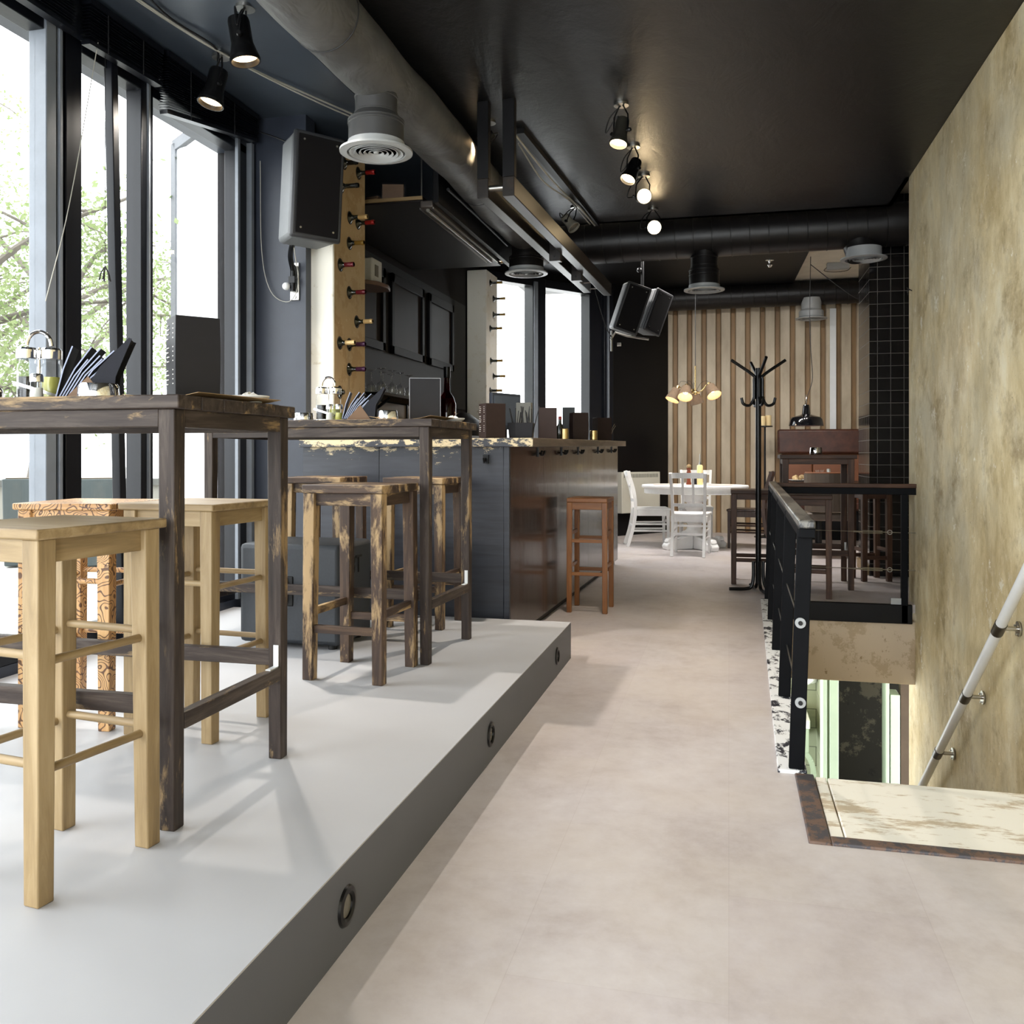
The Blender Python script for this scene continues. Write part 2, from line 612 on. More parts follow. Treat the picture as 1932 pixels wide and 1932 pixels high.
def aim(direction):
    """matrix turning +Z to the given direction"""
    return Vector(direction).to_track_quat('Z', 'Y').to_matrix().to_4x4()

def spot_lamp(parent, loc, direction, power, angle, col=(1.0, 0.74, 0.44), blend=0.6, size=0.03):
    l = bpy.data.lights.new('lamp_beam', 'SPOT')
    l.energy = power
    l.spot_size = R(angle)
    l.spot_blend = blend
    l.color = col
    l.shadow_soft_size = size
    o = bpy.data.objects.new('lamp_beam', l)
    COL.objects.link(o)
    o.parent = parent
    o.location = loc
    o.rotation_euler = Vector(direction).to_track_quat('-Z', 'Y').to_euler()
    return o
def point_lamp(parent, loc, power, col=(1.0, 0.74, 0.44), size=0.03):
    l = bpy.data.lights.new('lamp_glow', 'POINT')
    l.energy = power
    l.color = col
    l.shadow_soft_size = size
    o = bpy.data.objects.new('lamp_glow', l)
    COL.objects.link(o)
    o.parent = parent
    o.location = loc
    return o
# ------------------------------------------------------------------ the setting
PZ = 0.195          # platform height
CZ = 3.2            # ceiling height
b = MB()
b.box(-3.3, 0.24, -3.3, 13.4, -0.06, 0)
b.box(0.24, 1.5, -3.3, 2.66, -0.06, 0)
b.box(0.24, 2.8, 7.06, 13.4, -0.06, 0)
struct(b.build('floor', FLOOR, smooth=False))

b = MB()
b.box(-2.86, -0.846, -3.2, 4.78, 0.0, PZ - 0.004)
b.cur = 1
b.box(-2.86, -0.83, -3.2, 4.785, PZ - 0.004, PZ)
b.cur = 2
b.box(-0.846, -0.83, -3.2, 4.785, 0.0, PZ - 0.004)
pf = struct(b.build('floor_platform', [RISER, PLATFORM, RISER], smooth=False))

b = MB()
b.box(1.325, 1.5, -3.3, 7.3, -3.2, CZ)
struct(b.build('wall_right', PLASTER, smooth=False, bevel=0.006))

# corrugated sheet wall at the far end
b = MB()
x, prof = -1.1, []
while x < 2.7:
    prof += [(x, 12.95), (x + 0.118, 12.95), (x + 0.136, 13.01), (x + 0.182, 13.01)]
    x += 0.2
def m_sheet():
    t = NT('corrugated_sheet')
    tc = t.n('TexCoord')
    sp = t.n('SeparateXYZ')
    t.l(tc.outputs['Object'], sp.inputs[0])
    f = t.noise(t.coords(scale=(1, 1, 0.3)), 5, 7, 0.6)
    flat = t.ramp(f, [(0.3, s(164, 150, 128)), (0.7, s(200, 187, 164))])
    groove_brown = t.ramp(f, [(0.3, s(116, 88, 56)), (0.7, s(158, 128, 90))])  # browner tone, mixed in towards the bottom of the grooves
    k = t.math('ADD', sp.outputs[1], t.math('MULTIPLY', t.math('SUBTRACT', f, 0.5), 0.012))
    m = t.n('MapRange')
    m.inputs['From Min'].default_value = 12.965
    m.inputs['From Max'].default_value = 13.012
    t.l(k, m.inputs[0])
    t.color(t.mix(m.outputs[0], flat, groove_brown))
    t.bump(t.noise(t.coords(), 60, 4), 0.1, 0.003)
    return t.set(0.55, 0, 0.4)
SHEET = m_sheet()
vs = [(px, py, z) for px, py in prof for z in (0.0, 3.45)]
b.add(vs, [(2 * i, 2 * i + 2, 2 * i + 3, 2 * i + 1) for i in range(len(prof) - 1)])
b.box(-1.2, 2.7, 13.03, 13.1, 0, 3.45)
struct(b.build('wall_back', SHEET, smooth=False))
struct(MB().box(1.345, 1.425, 12.925, 12.95, 0.9, 3.1).build('trim_1', WHITEMETAL))
struct(MB().box(2.6, 2.75, 7.3, 13.1, 0, 3.45).build('wall_right_rear', CREAMPL, smooth=False))
struct(MB().box(1.5, 2.7, 7.16, 7.3, -0.06, 3.45).build('wall_right_return', CREAMPL, smooth=False))

# left side: sill, header and the solid stretch behind the bar
b = MB()
b.box(-3.1, -2.86, -3.2, 5.0, 0.0, 0.24)
b.box(-3.1, -2.86, -3.2, 5.0, 2.98, CZ + 0.05)
b.box(-2.9, -2.5, 5.0, 5.12, 0.0, CZ)
struct(b.build('wall_left', NAVY, smooth=False))
struct(MB().box(-3.1, -2.88, 5.0, 10.26, 0.0, 3.45).build('wall_left_bar', paint('brown_black_wall', s(20, 16, 15), 0.55, 0, 0.2, 3, 0.05, 0.1), smooth=False))
# dark room behind the viewer, its front opening added to let in fill light
b = MB()
b.box(-3.1, 1.44, -3.4, -3.25, 3.0, CZ + 0.05)
b.box(-3.1, 1.44, -3.4, -3.25, 0.0, 0.12)
b.box(1.1, 1.44, -3.4, -3.25, 0.1, 3.0)
struct(b.build('wall_front', NAVY, smooth=False))

# the angled bay beyond the bar: from the left wall round to the corrugated wall
BA, BB = Vector((-2.88, 10.26, 0)), Vector((-0.93, 12.80, 0))
bd = (BB - BA).normalized()
bn = Vector((bd.y, -bd.x, 0))
def bay(u, n, z):
    p = BA + bd * u + bn * n
    return (p.x, p.y, z)
def bay_box(mb, u0, u1, n0, n1, z0, z1):
    vs = [bay(u, n, z) for z in (z0, z1) for u, n in ((u0, n0), (u1, n0), (u1, n1), (u0, n1))]
    mb.add(vs, [(3, 2, 1, 0), (4, 5, 6, 7), (0, 1, 5, 4), (1, 2, 6, 5), (2, 3, 7, 6), (3, 0, 4, 7)])
b = MB()
bay_box(b, 2.17, 3.35, -0.2, 0.0, 0, 3.45)
bay_box(b, -0.2, 2.17, -0.2, 0.0, 0, 0.85)
bay_box(b, -0.2, 2.17, -0.2, 0.0, 3.27, 3.45)
struct(b.build('wall_bay', BLACKWALL, smooth=False))
b = MB()
for u0, u1, n1 in ((-0.05, 0.06, 0.03), (0.79, 1.00, 0.05), (1.76, 1.98, 0.05), (2.0, 2.17, 0.08)):
    bay_box(b, u0, u1, -0.12, n1, 0.85, 3.3)
bay_box(b, 0, 2.1, -0.12, 0.04, 0.85, 0.93)
bay_box(b, 0, 2.1, -0.12, 0.04, 3.2, 3.3)
w4 = struct(b.build('window_4', FRAME, bevel=0.004))
b = MB()
bay_box(b, 0.0, 2.0, -0.06, -0.052, 0.9, 3.25)
struct(b.build('pane', GLASS, w4, smooth=False))
b = MB()
bay_box(b, 0.80, 0.86, 0.05, 0.065, 0.9, 3.25)
bay_box(b, 2.05, 2.075, 0.07, 0.1, 0.9, 3.25)
struct(b.build('window_bead', FRAMELIT, w4))

# ceilings
b = MB()
b.box(-2.1, 1.5, -3.4, 7.3, CZ, CZ + 0.12)
b.box(-2.1, 1.335, 7.3, 8.1, CZ, CZ + 0.12)
b.box(-2.05, 1.335, 8.05, 8.1, CZ, 3.5)
b.box(1.30, 1.335, 7.3, 8.1, CZ, 3.5)
struct(b.build('ceiling', CEIL, smooth=False))
SOFFIT = paint('blue_grey_soffit', s(58, 66, 76), 0.4, 0, 0.12, 3, 0.1)
b = MB()
b.box(-3.1, -2.1, -3.4, 8.1, CZ - 0.03, CZ + 0.12)
struct(b.build('ceiling_soffit', SOFFIT, smooth=False))
struct(MB().box(-2.115, -2.07, -3.3, 7.9, CZ - 0.05, CZ).build('trim_2', SOFFIT, smooth=False))
struct(MB().box(-3.1, 2.7, 8.1, 13.2, 3.45, 3.55).box(1.335, 2.7, 7.2, 8.1, 3.45, 3.55).build('ceiling_rear', CREAMPL, smooth=False))
b = MB()
b.prism([(-2.8, 9.0), (0.92, 9.0), (0.84, 12.6), (-2.8, 12.6)], 3.40, 3.43)
struct(b.build('ceiling_panel', BLACK, smooth=False))

# tiled column
b = MB()
b.box(1.24, 2.0, 8.66, 9.36, 0, 3.45)
struct(b.build('pillar_tiled', TILES, smooth=False))
struct(MB().box(1.225, 1.245, 8.7, 9.36, 0, 0.09).build('baseboard_1', W('tan', 'y')))

# shop windows on the left: frames stand in the wall between sill and header
WX0, WX1 = -2.95, -2.86
def window(n, ys, frames, extra=None):
    b = MB()
    for y0, y1 in frames:
        b.box(WX0, WX1, y0, y1, 0.24, 2.98)
    y0, y1 = ys
    b.box(WX0, WX1, y0, y1, 0.24, 0.31)
    b.box(WX0, WX1, y0, y1, 2.93, 2.98)
    w = struct(b.build('window_%d' % n, FRAME, bevel=0.004))
    struct(MB().box(-2.912, -2.904, y0, y1, 0.28, 2.95).build('pane', GLASS, w, smooth=False))
    return w
w1 = window(1, (-3.2, 3.27), [(-3.2, -3.1), (-1.6, -1.52), (0.0, 0.08), (1.6, 1.68), (3.40, 3.50)])
b = MB().box(-2.94, -2.85, 3.27, 3.33, 0.24, 2.98)
b.box(-2.93, -2.845, 3.345, 3.365, 0.24, 2.98)
struct(b.build('window_jamb', FRAMELIT, w1, bevel=0.004))
struct(MB().box(-2.95, -2.87, 3.33, 3.40, 0.24, 2.98).build('window_post', FRAME, w1))
w2 = window(2, (3.50, 3.93), [(3.925, 3.97)])
struct(MB().bar((-2.80, 3.70, 0.2), (-2.86, 3.69, 3.17), 0.045, 0.045, (0, 1, 0)).build('window_bar', FRAME, w2, bevel=0.004))
struct(MB().box(-2.93, -2.85, 3.97, 3.985, 0.24, 3.0).build('window_bead', FRAMELIT, w2))
w3 = window(3, (3.97, 5.0), [(3.985, 4.02), (4.83, 5.0)])
b = MB().box(-2.86, -2.84, 4.80, 4.825, 0.24, 3.0)
b.box(-2.86, -2.825, 4.93, 4.96, 0.2, 3.0)
struct(b.build('window_bead', FRAMELIT, w3))
w5 = struct(MB().box(-3.1, 1.1, -3.36, -3.28, 0.1, 0.16).box(-3.1, 1.1, -3.36, -3.28, 2.95, 3.0).box(-1.0, -0.92, -3.36, -3.28, 0.1, 3.0).build('window_5', FRAME))  # unseen glazed front, added for fill light
struct(MB().box(-3.1, 1.1, -3.325, -3.318, 0.12, 3.0).build('pane', GLASS, w5, smooth=False))

# ------------------------------------------------------------------ stairwell and the basement below it
b = MB()
b.box(0.10, 0.24, 2.66, 7.2, -2.75, -0.06)
struct(b.build('wall_stair_left', PLASTER, smooth=False))
b = MB()
b.box(0.24, 1.325, 2.5, 2.66, -2.75, -0.06)
struct(b.build('wall_stair_front', PLASTER, smooth=False))
b = MB()
b.box(0.10, 1.33, 7.06, 7.26, -0.585, -0.125)
struct(b.build('trim_3', WALLBEIGE, bevel=0.008))
b = MB()
b.box(0.24, 1.30, 7.02, 7.06, -0.135, 0.005)
struct(b.build('trim_4', BLACK, bevel=0.005))
struct(MB().box(-0.5, 3.2, 2.5, 12, -2.8, -2.72).build('floor_basement', paint('basement_floor', s(60, 58, 56), 0.5), smooth=False))
struct(MB().box(-0.5, 3.2, 7.26, 12, -0.585, -0.5).build('ceiling_basement', WALLBEIGE, smooth=False))
stairs = thing('staircase', 'concrete stairs going down along the stained wall to the basement', 'stairs', (0.75, 3.22, 0))
for i in range(13):
    MB().box(-0.5, 0.5, 0.26 * i, 0.26 * i + 0.3, -0.2 * i - 0.22 - 0.16, -0.2 * i - 0.2).build('step', WALLBEIGE, stairs)

def m_stretch(name, a, b2):
    t = NT(name)
    br = t.n('TexBrick')
    br.inputs['Scale'].default_value = 1
    br.inputs['Brick Width'].default_value = 0.6
    br.inputs['Row Height'].default_value = 0.2
    br.inputs['Mortar Size'].default_value = 0.004
    br.inputs['Color1'].default_value = a
    br.inputs['Color2'].default_value = a
    br.inputs['Mortar'].default_value = b2
    t.l(t.coords(rot=(R(90), 0, 0)), br.inputs['Vector'])
    t.color(br.outputs['Color'])
    return t.set(0.25)
WCTILE = m_stretch('washroom_tiles', s(150, 156, 130), s(84, 88, 72))
struct(MB().box(-0.5, 0.91, 10.0, 10.1, -2.72, -0.58).build('wall_washroom', WCTILE, smooth=False))
struct(MB().box(0.905, 0.925, 8.42, 10.0, -2.72, -0.58).build('wall_washroom_side', WCTILE, smooth=False))
b = MB()
b.box(0.792, 0.83, 8.2, 8.42, -2.72, -0.58)
b.box(0.83, 0.85, 8.23, 8.42, -2.72, -0.58)
b.box(0.85, 0.925, 8.2, 8.42, -2.72, -0.58)
struct(b.build('door_1', GREENPAINT, bevel=0.006))
PEEL = m_peeling('peeling_basement_wall', s(40, 38, 29), s(86, 82, 66), s(26, 24, 18), 2.6, 0.6, 0.56)
struct(MB().box(0.925, 1.75, 9.3, 9.4, -2.72, -0.58).build('wall_basement_back', PEEL, smooth=False))
struct(MB().box(0.925, 0.955, 8.42, 9.3, -2.72, -0.58).build('wall_basement_side', BLACK, smooth=False))
b = MB()
b.box(1.305, 1.335, 8.2, 8.4, -2.72, -0.58)
b.box(1.343, 1.42, 8.2, 8.4, -2.72, -0.95)
struct(b.build('door_2', GREENPAINT, bevel=0.006))
struct(MB().box(1.425, 2.6, 8.2, 8.3, -2.72, -0.58).build('wall_basement_right', paint('basement_brown', s(70, 56, 40), 0.8), smooth=False))

# threshold at the head of the stairs: worn cream boards in a brown edge
CREAMBOARD = m_peeling('worn_cream_board', s(244, 240, 228), s(200, 184, 158), s(222, 212, 190), 5, 0.5, 0.53, (0.3, 1, 1))
RUSTEDGE = m_peeling('rusty_edge', s(112, 90, 78), s(74, 72, 76), s(48, 48, 54), 15, 0.5, 0.5)
lb = thing('stair_landing', 'worn cream painted landing board at the head of the stairs', 'landing board', (0.24, 2.66, 0))
MB().box(0.085, 1.085, 0.055, 0.545, -0.04, 0.004).build('board', CREAMBOARD, lb, bevel=0.004)
MB().box(0.045, 0.081, 0.055, 0.55, -0.04, 0.003).build('border_strip', CREAMBOARD, lb, bevel=0.003)
b = MB()
b.box(-0.02, 0.042, 0.0, 0.56, -0.04, 0.008)
b.box(0.042, 1.085, 0.0, 0.052, -0.04, 0.008)
b.build('metal_edge', RUSTEDGE, lb, bevel=0.004)['label'] = 'rusty brown metal edge'
# ------------------------------------------------------------------ high bar tables
def bar_table(label, loc, rz, L, Wd, H, kind='dark', leg=0.045, boards=6, group=None, brackets=True):
    t = thing('bar_table', label, 'table', loc, rz, group)
    b = MB()
    bw = Wd / boards
    for i in range(boards):
        y0 = -Wd / 2 + i * bw
        dz = random.uniform(-0.0015, 0.0015)
        b.box(-L / 2 + random.uniform(0, .003), L / 2 - random.uniform(0, .003), y0 + 0.001, y0 + bw - 0.001, H - 0.034 + dz, H + dz)
    b.build('tabletop', W(kind, 'x'), t, bevel=0.003)
    ix, iy = L / 2 - 0.02, Wd / 2 - 0.012
    for sx in (-1, 1):
        for sy in (-1, 1):
            x0, y0 = sx * ix, sy * iy
            b = MB().box(min(x0, x0 - sx * leg), max(x0, x0 - sx * leg), min(y0, y0 - sy * leg), max(y0, y0 - sy * leg), 0, H - 0.034, bot=0.9)
            b.build('leg', W(kind, 'z'), t, bevel=0.003)
    for sy in (-1, 1):
        y = sy * (iy - 0.012)
        MB().box(-ix + leg, ix - leg, y - 0.011, y + 0.011, H - 0.078, H - 0.034).build('apron', W(kind, 'x'), t, bevel=0.002)
        y = sy * (iy - 0.02)
        MB().box(-ix + leg, ix - leg, y - 0.013, y + 0.013, 0.275, 0.320).build('stretcher', W(kind, 'x'), t, bevel=0.002)
    for sx in (-1, 1):
        x = sx * (ix - 0.014)
        MB().box(x - 0.011, x + 0.011, -iy + leg, iy - leg, H - 0.078, H - 0.034).build('apron', W(kind, 'y'), t, bevel=0.002)
        x = sx * (ix - 0.016)
        MB().box(x - 0.015, x + 0.015, -iy + leg, iy - leg, 0.235, 0.275).build('stretcher', W(kind, 'y'), t, bevel=0.002)
        if brackets:
            b = MB()
            y = iy - leg
            b.box(x - 0.008, x + 0.008, y - 0.003, y, 0.275, 0.34)
            b.box(x - 0.008, x + 0.008, y - 0.05, y, 0.275, 0.278)
            for zz in (0.295, 0.322):
                b.cyl((x, y - 0.0025, zz), (x, y - 0.0045, zz), 0.003, n=8)
            b.build('corner_bracket', WHITEMETAL, t)['label'] = 'white metal corner bracket'
    return t
T1 = bar_table('dark wooden bar table nearest the viewer, big menu box standing on it', (-1.845, 2.18, PZ), 0, 1.15, 0.595, 1.05)
T2 = bar_table('dark wooden bar table in front of the counter, over the black speaker cabinet', (-1.795, 3.97, PZ), R(-2), 1.15, 0.62, 1.06)
T3 = bar_table('small square dark bar table behind the stair railing', (0.715, 8.0, 0), R(-1), 0.60, 0.62, 1.10, 'brown', 0.05, 5)

# ------------------------------------------------------------------ bar stools
def stool(label, loc, rz, w=0.32, d=0.32, H=0.755, kind='tan', leg=0.042, splay=0.0, rungs='round', group=None, seat_over=0.012, levels=(0.27, 0.49), seat_t=0.022, boards=1, mats=None):
    t = thing('bar_stool', label, 'stool', loc, rz, group)
    M = mats or (lambda ax: W(kind, ax))
    b = MB()
    bw = (d + 2 * seat_over) / boards
    for i in range(boards):
        y0 = -d / 2 - seat_over + i * bw
        b.box(-w / 2 - seat_over, w / 2 + seat_over, y0 + (0.0008 if i else 0), y0 + bw, H - seat_t, H)
    b.build('seat', M('x'), t, bevel=0.004)
    ap = 0.05
    def corner(sx, sy, z):
        k = 1 + splay * (1 - z / H)
        return Vector((sx * (w / 2 - leg / 2) * k, sy * (d / 2 - leg / 2) * k, z))
    for sx in (-1, 1):
        for sy in (-1, 1):
            MB().bar(corner(sx, sy, 0), corner(sx, sy, H - seat_t), leg * 0.88, leg * 0.88, (0, 1, 0), leg, leg).build('leg', M('z'), t, bevel=0.003)
    za = H - seat_t - ap / 2
    for sy in (-1, 1):
        a, c = corner(-1, sy, za), corner(1, sy, za)
        MB().bar(a, c, 0.018, ap).build('apron', M('x'), t, bevel=0.002)
    for sx in (-1, 1):
        a, c = corner(sx, -1, za), corner(sx, 1, za)
        MB().bar(a, c, 0.018, ap).build('apron', M('y'), t, bevel=0.002)
    def rung(a, c, ax, sq=(0.02, 0.032)):
        if rungs == 'round':
            MB().cyl(a, c, 0.0095, n=12).build('rung', M(ax), t)
        else:
            MB().bar(a, c, *sq).build('rung', M(ax), t, bevel=0.002)
    if rungs == 'round':
        for lv in levels:
            for sy in (-1, 1):
                rung(corner(-1, sy, lv + 0.008), corner(1, sy, lv + 0.008), 'x')
            for sx in (-1, 1):
                rung(corner(sx, -1, lv - 0.006), corner(sx, 1, lv - 0.006), 'y')
    elif rungs == 'low':
        rung(corner(-1, -1, 0.205), corner(1, -1, 0.205), 'x')
        rung(corner(-1, 1, 0.205), corner(1, 1, 0.205), 'x')
        for sx in (-1, 1):
            rung(corner(sx, -1, 0.27), corner(sx, 1, 0.27), 'y')
    elif rungs == 'double':
        for lv in levels:
            for sy in (-1, 1):
                rung(corner(-1, sy, lv), corner(1, sy, lv), 'x', (0.016, 0.024))
            for sx in (-1, 1):
                rung(corner(sx, -1, lv + 0.05), corner(sx, 1, lv + 0.05), 'y', (0.016, 0.024))
    return t
g1 = 'bar stools around the two bar tables'
stool('tan wooden bar stool standing at the near long side of the nearest bar table', (-1.462, 1.695, PZ), R(-8), 0.30, 0.33, 0.757, 'tan', 0.045, 0.03, group=g1)
stool('plain tan wooden bar stool behind the nearest bar table, beside the patterned stool', (-1.722, 2.675, PZ), R(-4), 0.335, 0.34, 0.75, 'tan', 0.045, 0.02, group=g1)
stool('wooden bar stool covered all over in dark doodled drawings', (-2.145, 2.675, PZ), R(6), 0.325, 0.32, 0.745, 'tan', 0.045, 0.02, group=g1, mats=m_doodle, levels=(0.26, 0.48))
stool('distressed brown wooden stool on the near side of the table over the speaker cabinet', (-1.482, 3.474, PZ), R(-3), 0.345, 0.36, 0.785, 'dist', 0.05, 0.04, 'low', group=g1, seat_t=0.034, boards=3, seat_over=0.004)
stool('distressed brown wooden stool between the table and counter front, behind the speaker cabinet', (-2.16, 4.565, PZ), R(-2), 0.33, 0.33, 0.785, 'dist', 0.048, 0.03, 'low', group=g1, seat_t=0.034, boards=3, seat_over=0.004)
stool('distressed brown wooden stool against the counter front, near the counter corner', (-1.59, 4.57, PZ), R(-3), 0.33, 0.33, 0.785, 'dist', 0.048, 0.03, 'low', group=g1, seat_t=0.034, boards=3, seat_over=0.004)
stool('orange brown wooden bar stool standing at the long side of the counter', (-0.955, 6.325, 0), R(-1), 0.285, 0.33, 0.798, 'orange', 0.038, 0.02, 'double', levels=(0.27, 0.5), seat_t=0.03, seat_over=0.0)
g2 = 'dark brown stools behind the stair railing'
kw = dict(kind='brown', leg=0.048, splay=0.02, rungs='low', group=g2, seat_t=0.032, boards=2, seat_over=0.004)
stool('dark brown stool right beside the black coat stand', (0.20, 8.05, 0), 0, 0.36, 0.42, 0.80, **kw)
stool('dark brown stool between the stair railing and the small square bar table', (0.60, 7.37, 0), R(-6), 0.36, 0.34, 0.79, **kw)
stool('dark brown stool standing against the black tiled column', (1.215, 8.42, 0), R(14), 0.26, 0.30, 0.80, **kw)

# ------------------------------------------------------------------ bar counter
U = Vector((0.125, 4.03, 0)).normalized()       # the long side runs slightly off the room's axis
def zt(y):
    return 1.195 + (y - 4.9) * 0.010
BARP = m_worn_bar(s(34, 36, 42), s(206, 188, 150), 1.19)
def m_barside():
    t = NT('bar_side_gloss')
    f = t.noise(t.coords(scale=(1, 0.5, 0.18)), 9, 7, 0.62, 1.4)
    t.color(t.ramp(f, [(0.3, s(22, 16, 15)), (0.7, s(40, 30, 27))]))
    t.bump(f, 0.35, 0.004)
    return t.set(0.2, 0, 0.5, 0.1)
BARSIDE = m_barside()
BARTOP = wood('bar_top', 'y', s(52, 44, 38), s(92, 80, 68), s(128, 112, 94), 0.4, 10)
bar = thing('bar_counter', 'long black bar counter with rubbed cream edge, coat hooks under its top', 'bar counter', (0, 0, 0))
def side_x(y):
    return -1.21 + (y - 4.947) * 0.125 / 4.03
b = MB()
b.prism([(-2.49, 4.97), (side_x(4.97) - 0.03, 4.97), (side_x(8.98) - 0.03, 8.98), (side_x(8.98) - 0.55, 8.98), (side_x(5.5) - 0.55, 5.5), (-2.33, 5.5), (-2.33, 5.06), (-2.49, 5.06)], 0.0, 1.17)
b.build('body', BLACK, bar, smooth=False)
b = MB()
for x0, x1 in ((-2.49, -2.0), (-1.998, -1.245)):
    b.box(x0, x1, 4.94, 4.97, 0.0, 1.15)
b.build('front_panel', BARP, bar, bevel=0.002)
b = MB().box(-1.244, -1.21, 4.938, 4.965, 0.0, 1.15)
b.build('corner_post', BARP, bar, bevel=0.003)
b = MB()
for i in range(5):
    y0, y1 = 4.965 + i * 0.806, 4.965 + (i + 1) * 0.806 - 0.003
    b.prism([(side_x(y0) - 0.03, y0), (side_x(y0), y0), (side_x(y1), y1), (side_x(y1) - 0.03, y1)], 0.05, 1.188)
b.build('side_panel', BARSIDE, bar, smooth=False)
b = MB()
xo = lambda y: -1.065 + (y - 4.9) * (0.062 / 4.1)
poly = [(-2.495, 4.90), (xo(4.9), 4.90), (xo(9.0), 9.0), (xo(9.0) - 0.66, 9.0), (xo(5.6) - 0.66, 5.6), (-2.335, 5.6), (-2.335, 5.06), (-2.495, 4.995)]
vs = [(x, y, zt(y) - 0.05) for x, y in poly] + [(x, y, zt(y)) for x, y in poly]
n = len(poly)
b.add(vs, [tuple(range(n - 1, -1, -1)), tuple(range(n, 2 * n))] + [(i, (i + 1) % n, n + (i + 1) % n, n + i) for i in range(n)])
MB2 = b.build('worktop', [BARTOP, BARP], bar, smooth=False, bevel=0.003)
for p in MB2.data.polygons:
    if p.normal.y < -0.9:
        p.material_index = 1
for y in (5.62, 6.33, 6.95, 7.85, 8.6):
    x = side_x(y)
    b = MB()
    b.box(x, x + 0.008, y - 0.012, y + 0.012, zt(y) - 0.115, zt(y) - 0.055)
    b.tube(bez([(x + 0.008, y, zt(y) - 0.09), (x + 0.03, y, zt(y) - 0.105), (x + 0.045, y, zt(y) - 0.09), (x + 0.047, y, zt(y) - 0.075)], 4), 0.006, 8)
    for sg in (-1, 1):
        b.tube(bez([(x + 0.02, y, zt(y) - 0.1), (x + 0.03, y + sg * 0.03, zt(y) - 0.105), (x + 0.035, y + sg * 0.045, zt(y) - 0.085)], 4), 0.006, 8)
        b.ball((x + 0.035, y + sg * 0.045, zt(y) - 0.083), 0.009, 8, 6)
    b.build('coat_hook', BLACKMETAL, bar)
b = MB().box(-1.36, -1.33, 4.915, 4.942, 1.05, 1.1).tube(bez([(-1.345, 4.92, 1.08), (-1.345, 4.89, 1.06), (-1.345, 4.875, 1.08)], 4), 0.006, 8)
b.build('coat_hook', BLACKMETAL, bar)

# ------------------------------------------------------------------ loudspeakers
SUBM = paint('textured_speaker_coat', s(44, 48, 53), 0.5, 0, 0.1, 90, 0.5)
sub = thing('speaker_cabinet', 'big black speaker cabinet on the platform under the bar table', 'speaker', (-1.994, 4.0, PZ))
MB().box(-0.255, 0.255, -0.19, 0.2, 0.022, 0.487).build('cabinet', SUBM, sub, bevel=0.022)
for sx in (-1, 1):
    for sy in (-1, 1):
        MB().cyl((sx * 0.2, sy * 0.14, 0), (sx * 0.2, sy * 0.14, 0.03), 0.02, n=12).build('foot', RUBBER, sub)
b = MB()
b.box(-0.045, 0.025, -0.196, -0.186, 0.2, 0.34)
b.build('handle_recess', RUBBER, sub, bevel=0.012)
MB().tube(bez([(-0.01, -0.194, 0.21), (-0.01, -0.206, 0.24), (-0.01, -0.206, 0.3), (-0.01, -0.194, 0.33)], 4), 0.01, 8).build('handle', BLACKMETAL, sub)
c = bpy.data.curves.new('lettering', 'FONT')
c.body = '3T'
c.size = 0.12
c.extrude = 0.003
c.align_x = 'CENTER'
o = bpy.data.objects.new('lettering', c)
COL.objects.link(o)
o.parent = sub
o.location = (0.256, 0.0, 0.34)
o.rotation_euler = (R(90), 0, R(90))
c.materials.append(RUBBER)
bpy.context.view_layer.update()
me = bpy.data.meshes.new_from_object(o.evaluated_get(bpy.context.evaluated_depsgraph_get()))
lo = bpy.data.objects.new('lettering', me)
COL.objects.link(lo)
lo.parent, lo.location, lo.rotation_euler = sub, o.location, o.rotation_euler
bpy.data.objects.remove(o)
lo.name = 'lettering'

def pa_speaker(name, label, loc, rot, h=0.56, w=0.30, d=0.30, group=None):
    """cabinet centre at origin, grille facing -Y"""
    t = thing(name, label, 'speaker', loc, 0, group)
    t.rotation_euler = rot
    b = MB()
    ww = w / 2
    poly = [(-ww, -d / 2 + 0.03), (ww, -d / 2 + 0.03), (ww * 0.86, d / 2), (-ww * 0.86, d / 2)]
    b.prism(poly, -h / 2, h / 2)
    b.build('cabinet', paint('speaker_shell', s(96, 98, 100), 0.5, 0, 0.06, 40, 0.1), t, bevel=0.025)
    MB().box(-ww - 0.003, ww + 0.003, -d / 2 - 0.008, -d / 2 + 0.032, -h / 2 - 0.003, h / 2 + 0.003).build('front_rim', paint('speaker_rim', s(44, 45, 48), 0.5), t, bevel=0.014)
    MB().box(-ww + 0.02, ww - 0.02, -d / 2 - 0.014, -d / 2 - 0.005, -h / 2 + 0.02, h / 2 - 0.02).build('grille', paint('speaker_grille', s(15, 13, 14), 0.7, 0, 0.1, 200, 0.3, 0.15), t, bevel=0.006)
    b = MB()
    for sx in (-1, 1):
        for sz in (-1, 1):
            b.cyl((sx * (ww - 0.05), -d / 2 - 0.012, sz * (h / 2 - 0.05)), (sx * (ww - 0.05), -d / 2 - 0.017, sz * (h / 2 - 0.05)), 0.006, n=8)
    b.build('screw', STEEL, t)
    return t
sp = pa_speaker('wall_speaker', 'black loudspeaker on a wall bracket beside the wine bottle pillar', (-2.33, 4.70, 2.60), (R(2), R(2), R(47)), 0.585, 0.29, 0.28)
bk = thing('speaker_bracket', 'steel swivel bracket with pale knob holding the loudspeaker on blue-black wall', 'bracket', (-2.57, 5.0, 2.12))
MB().box(-0.03, 0.03, -0.012, 0.0, -0.08, 0.15).build('wall_plate', STEEL, bk, bevel=0.003)
b = MB().cyl((0, -0.03, -0.03), (0, -0.03, 0.13), 0.016).tube(bez([(0, -0.03, 0.1), (0.02, -0.1, 0.16), (0.09, -0.22, 0.19), (0.13, -0.27, 0.215)], 5), 0.016, 12)
b.box(-0.02, 0.02, -0.05, -0.01, 0.02, 0.06)
b.build('arm', BLACKMETAL, bk)
MB().ball((-0.035, -0.05, 0.0), 0.024).build('knob', WHITEMETAL, bk)
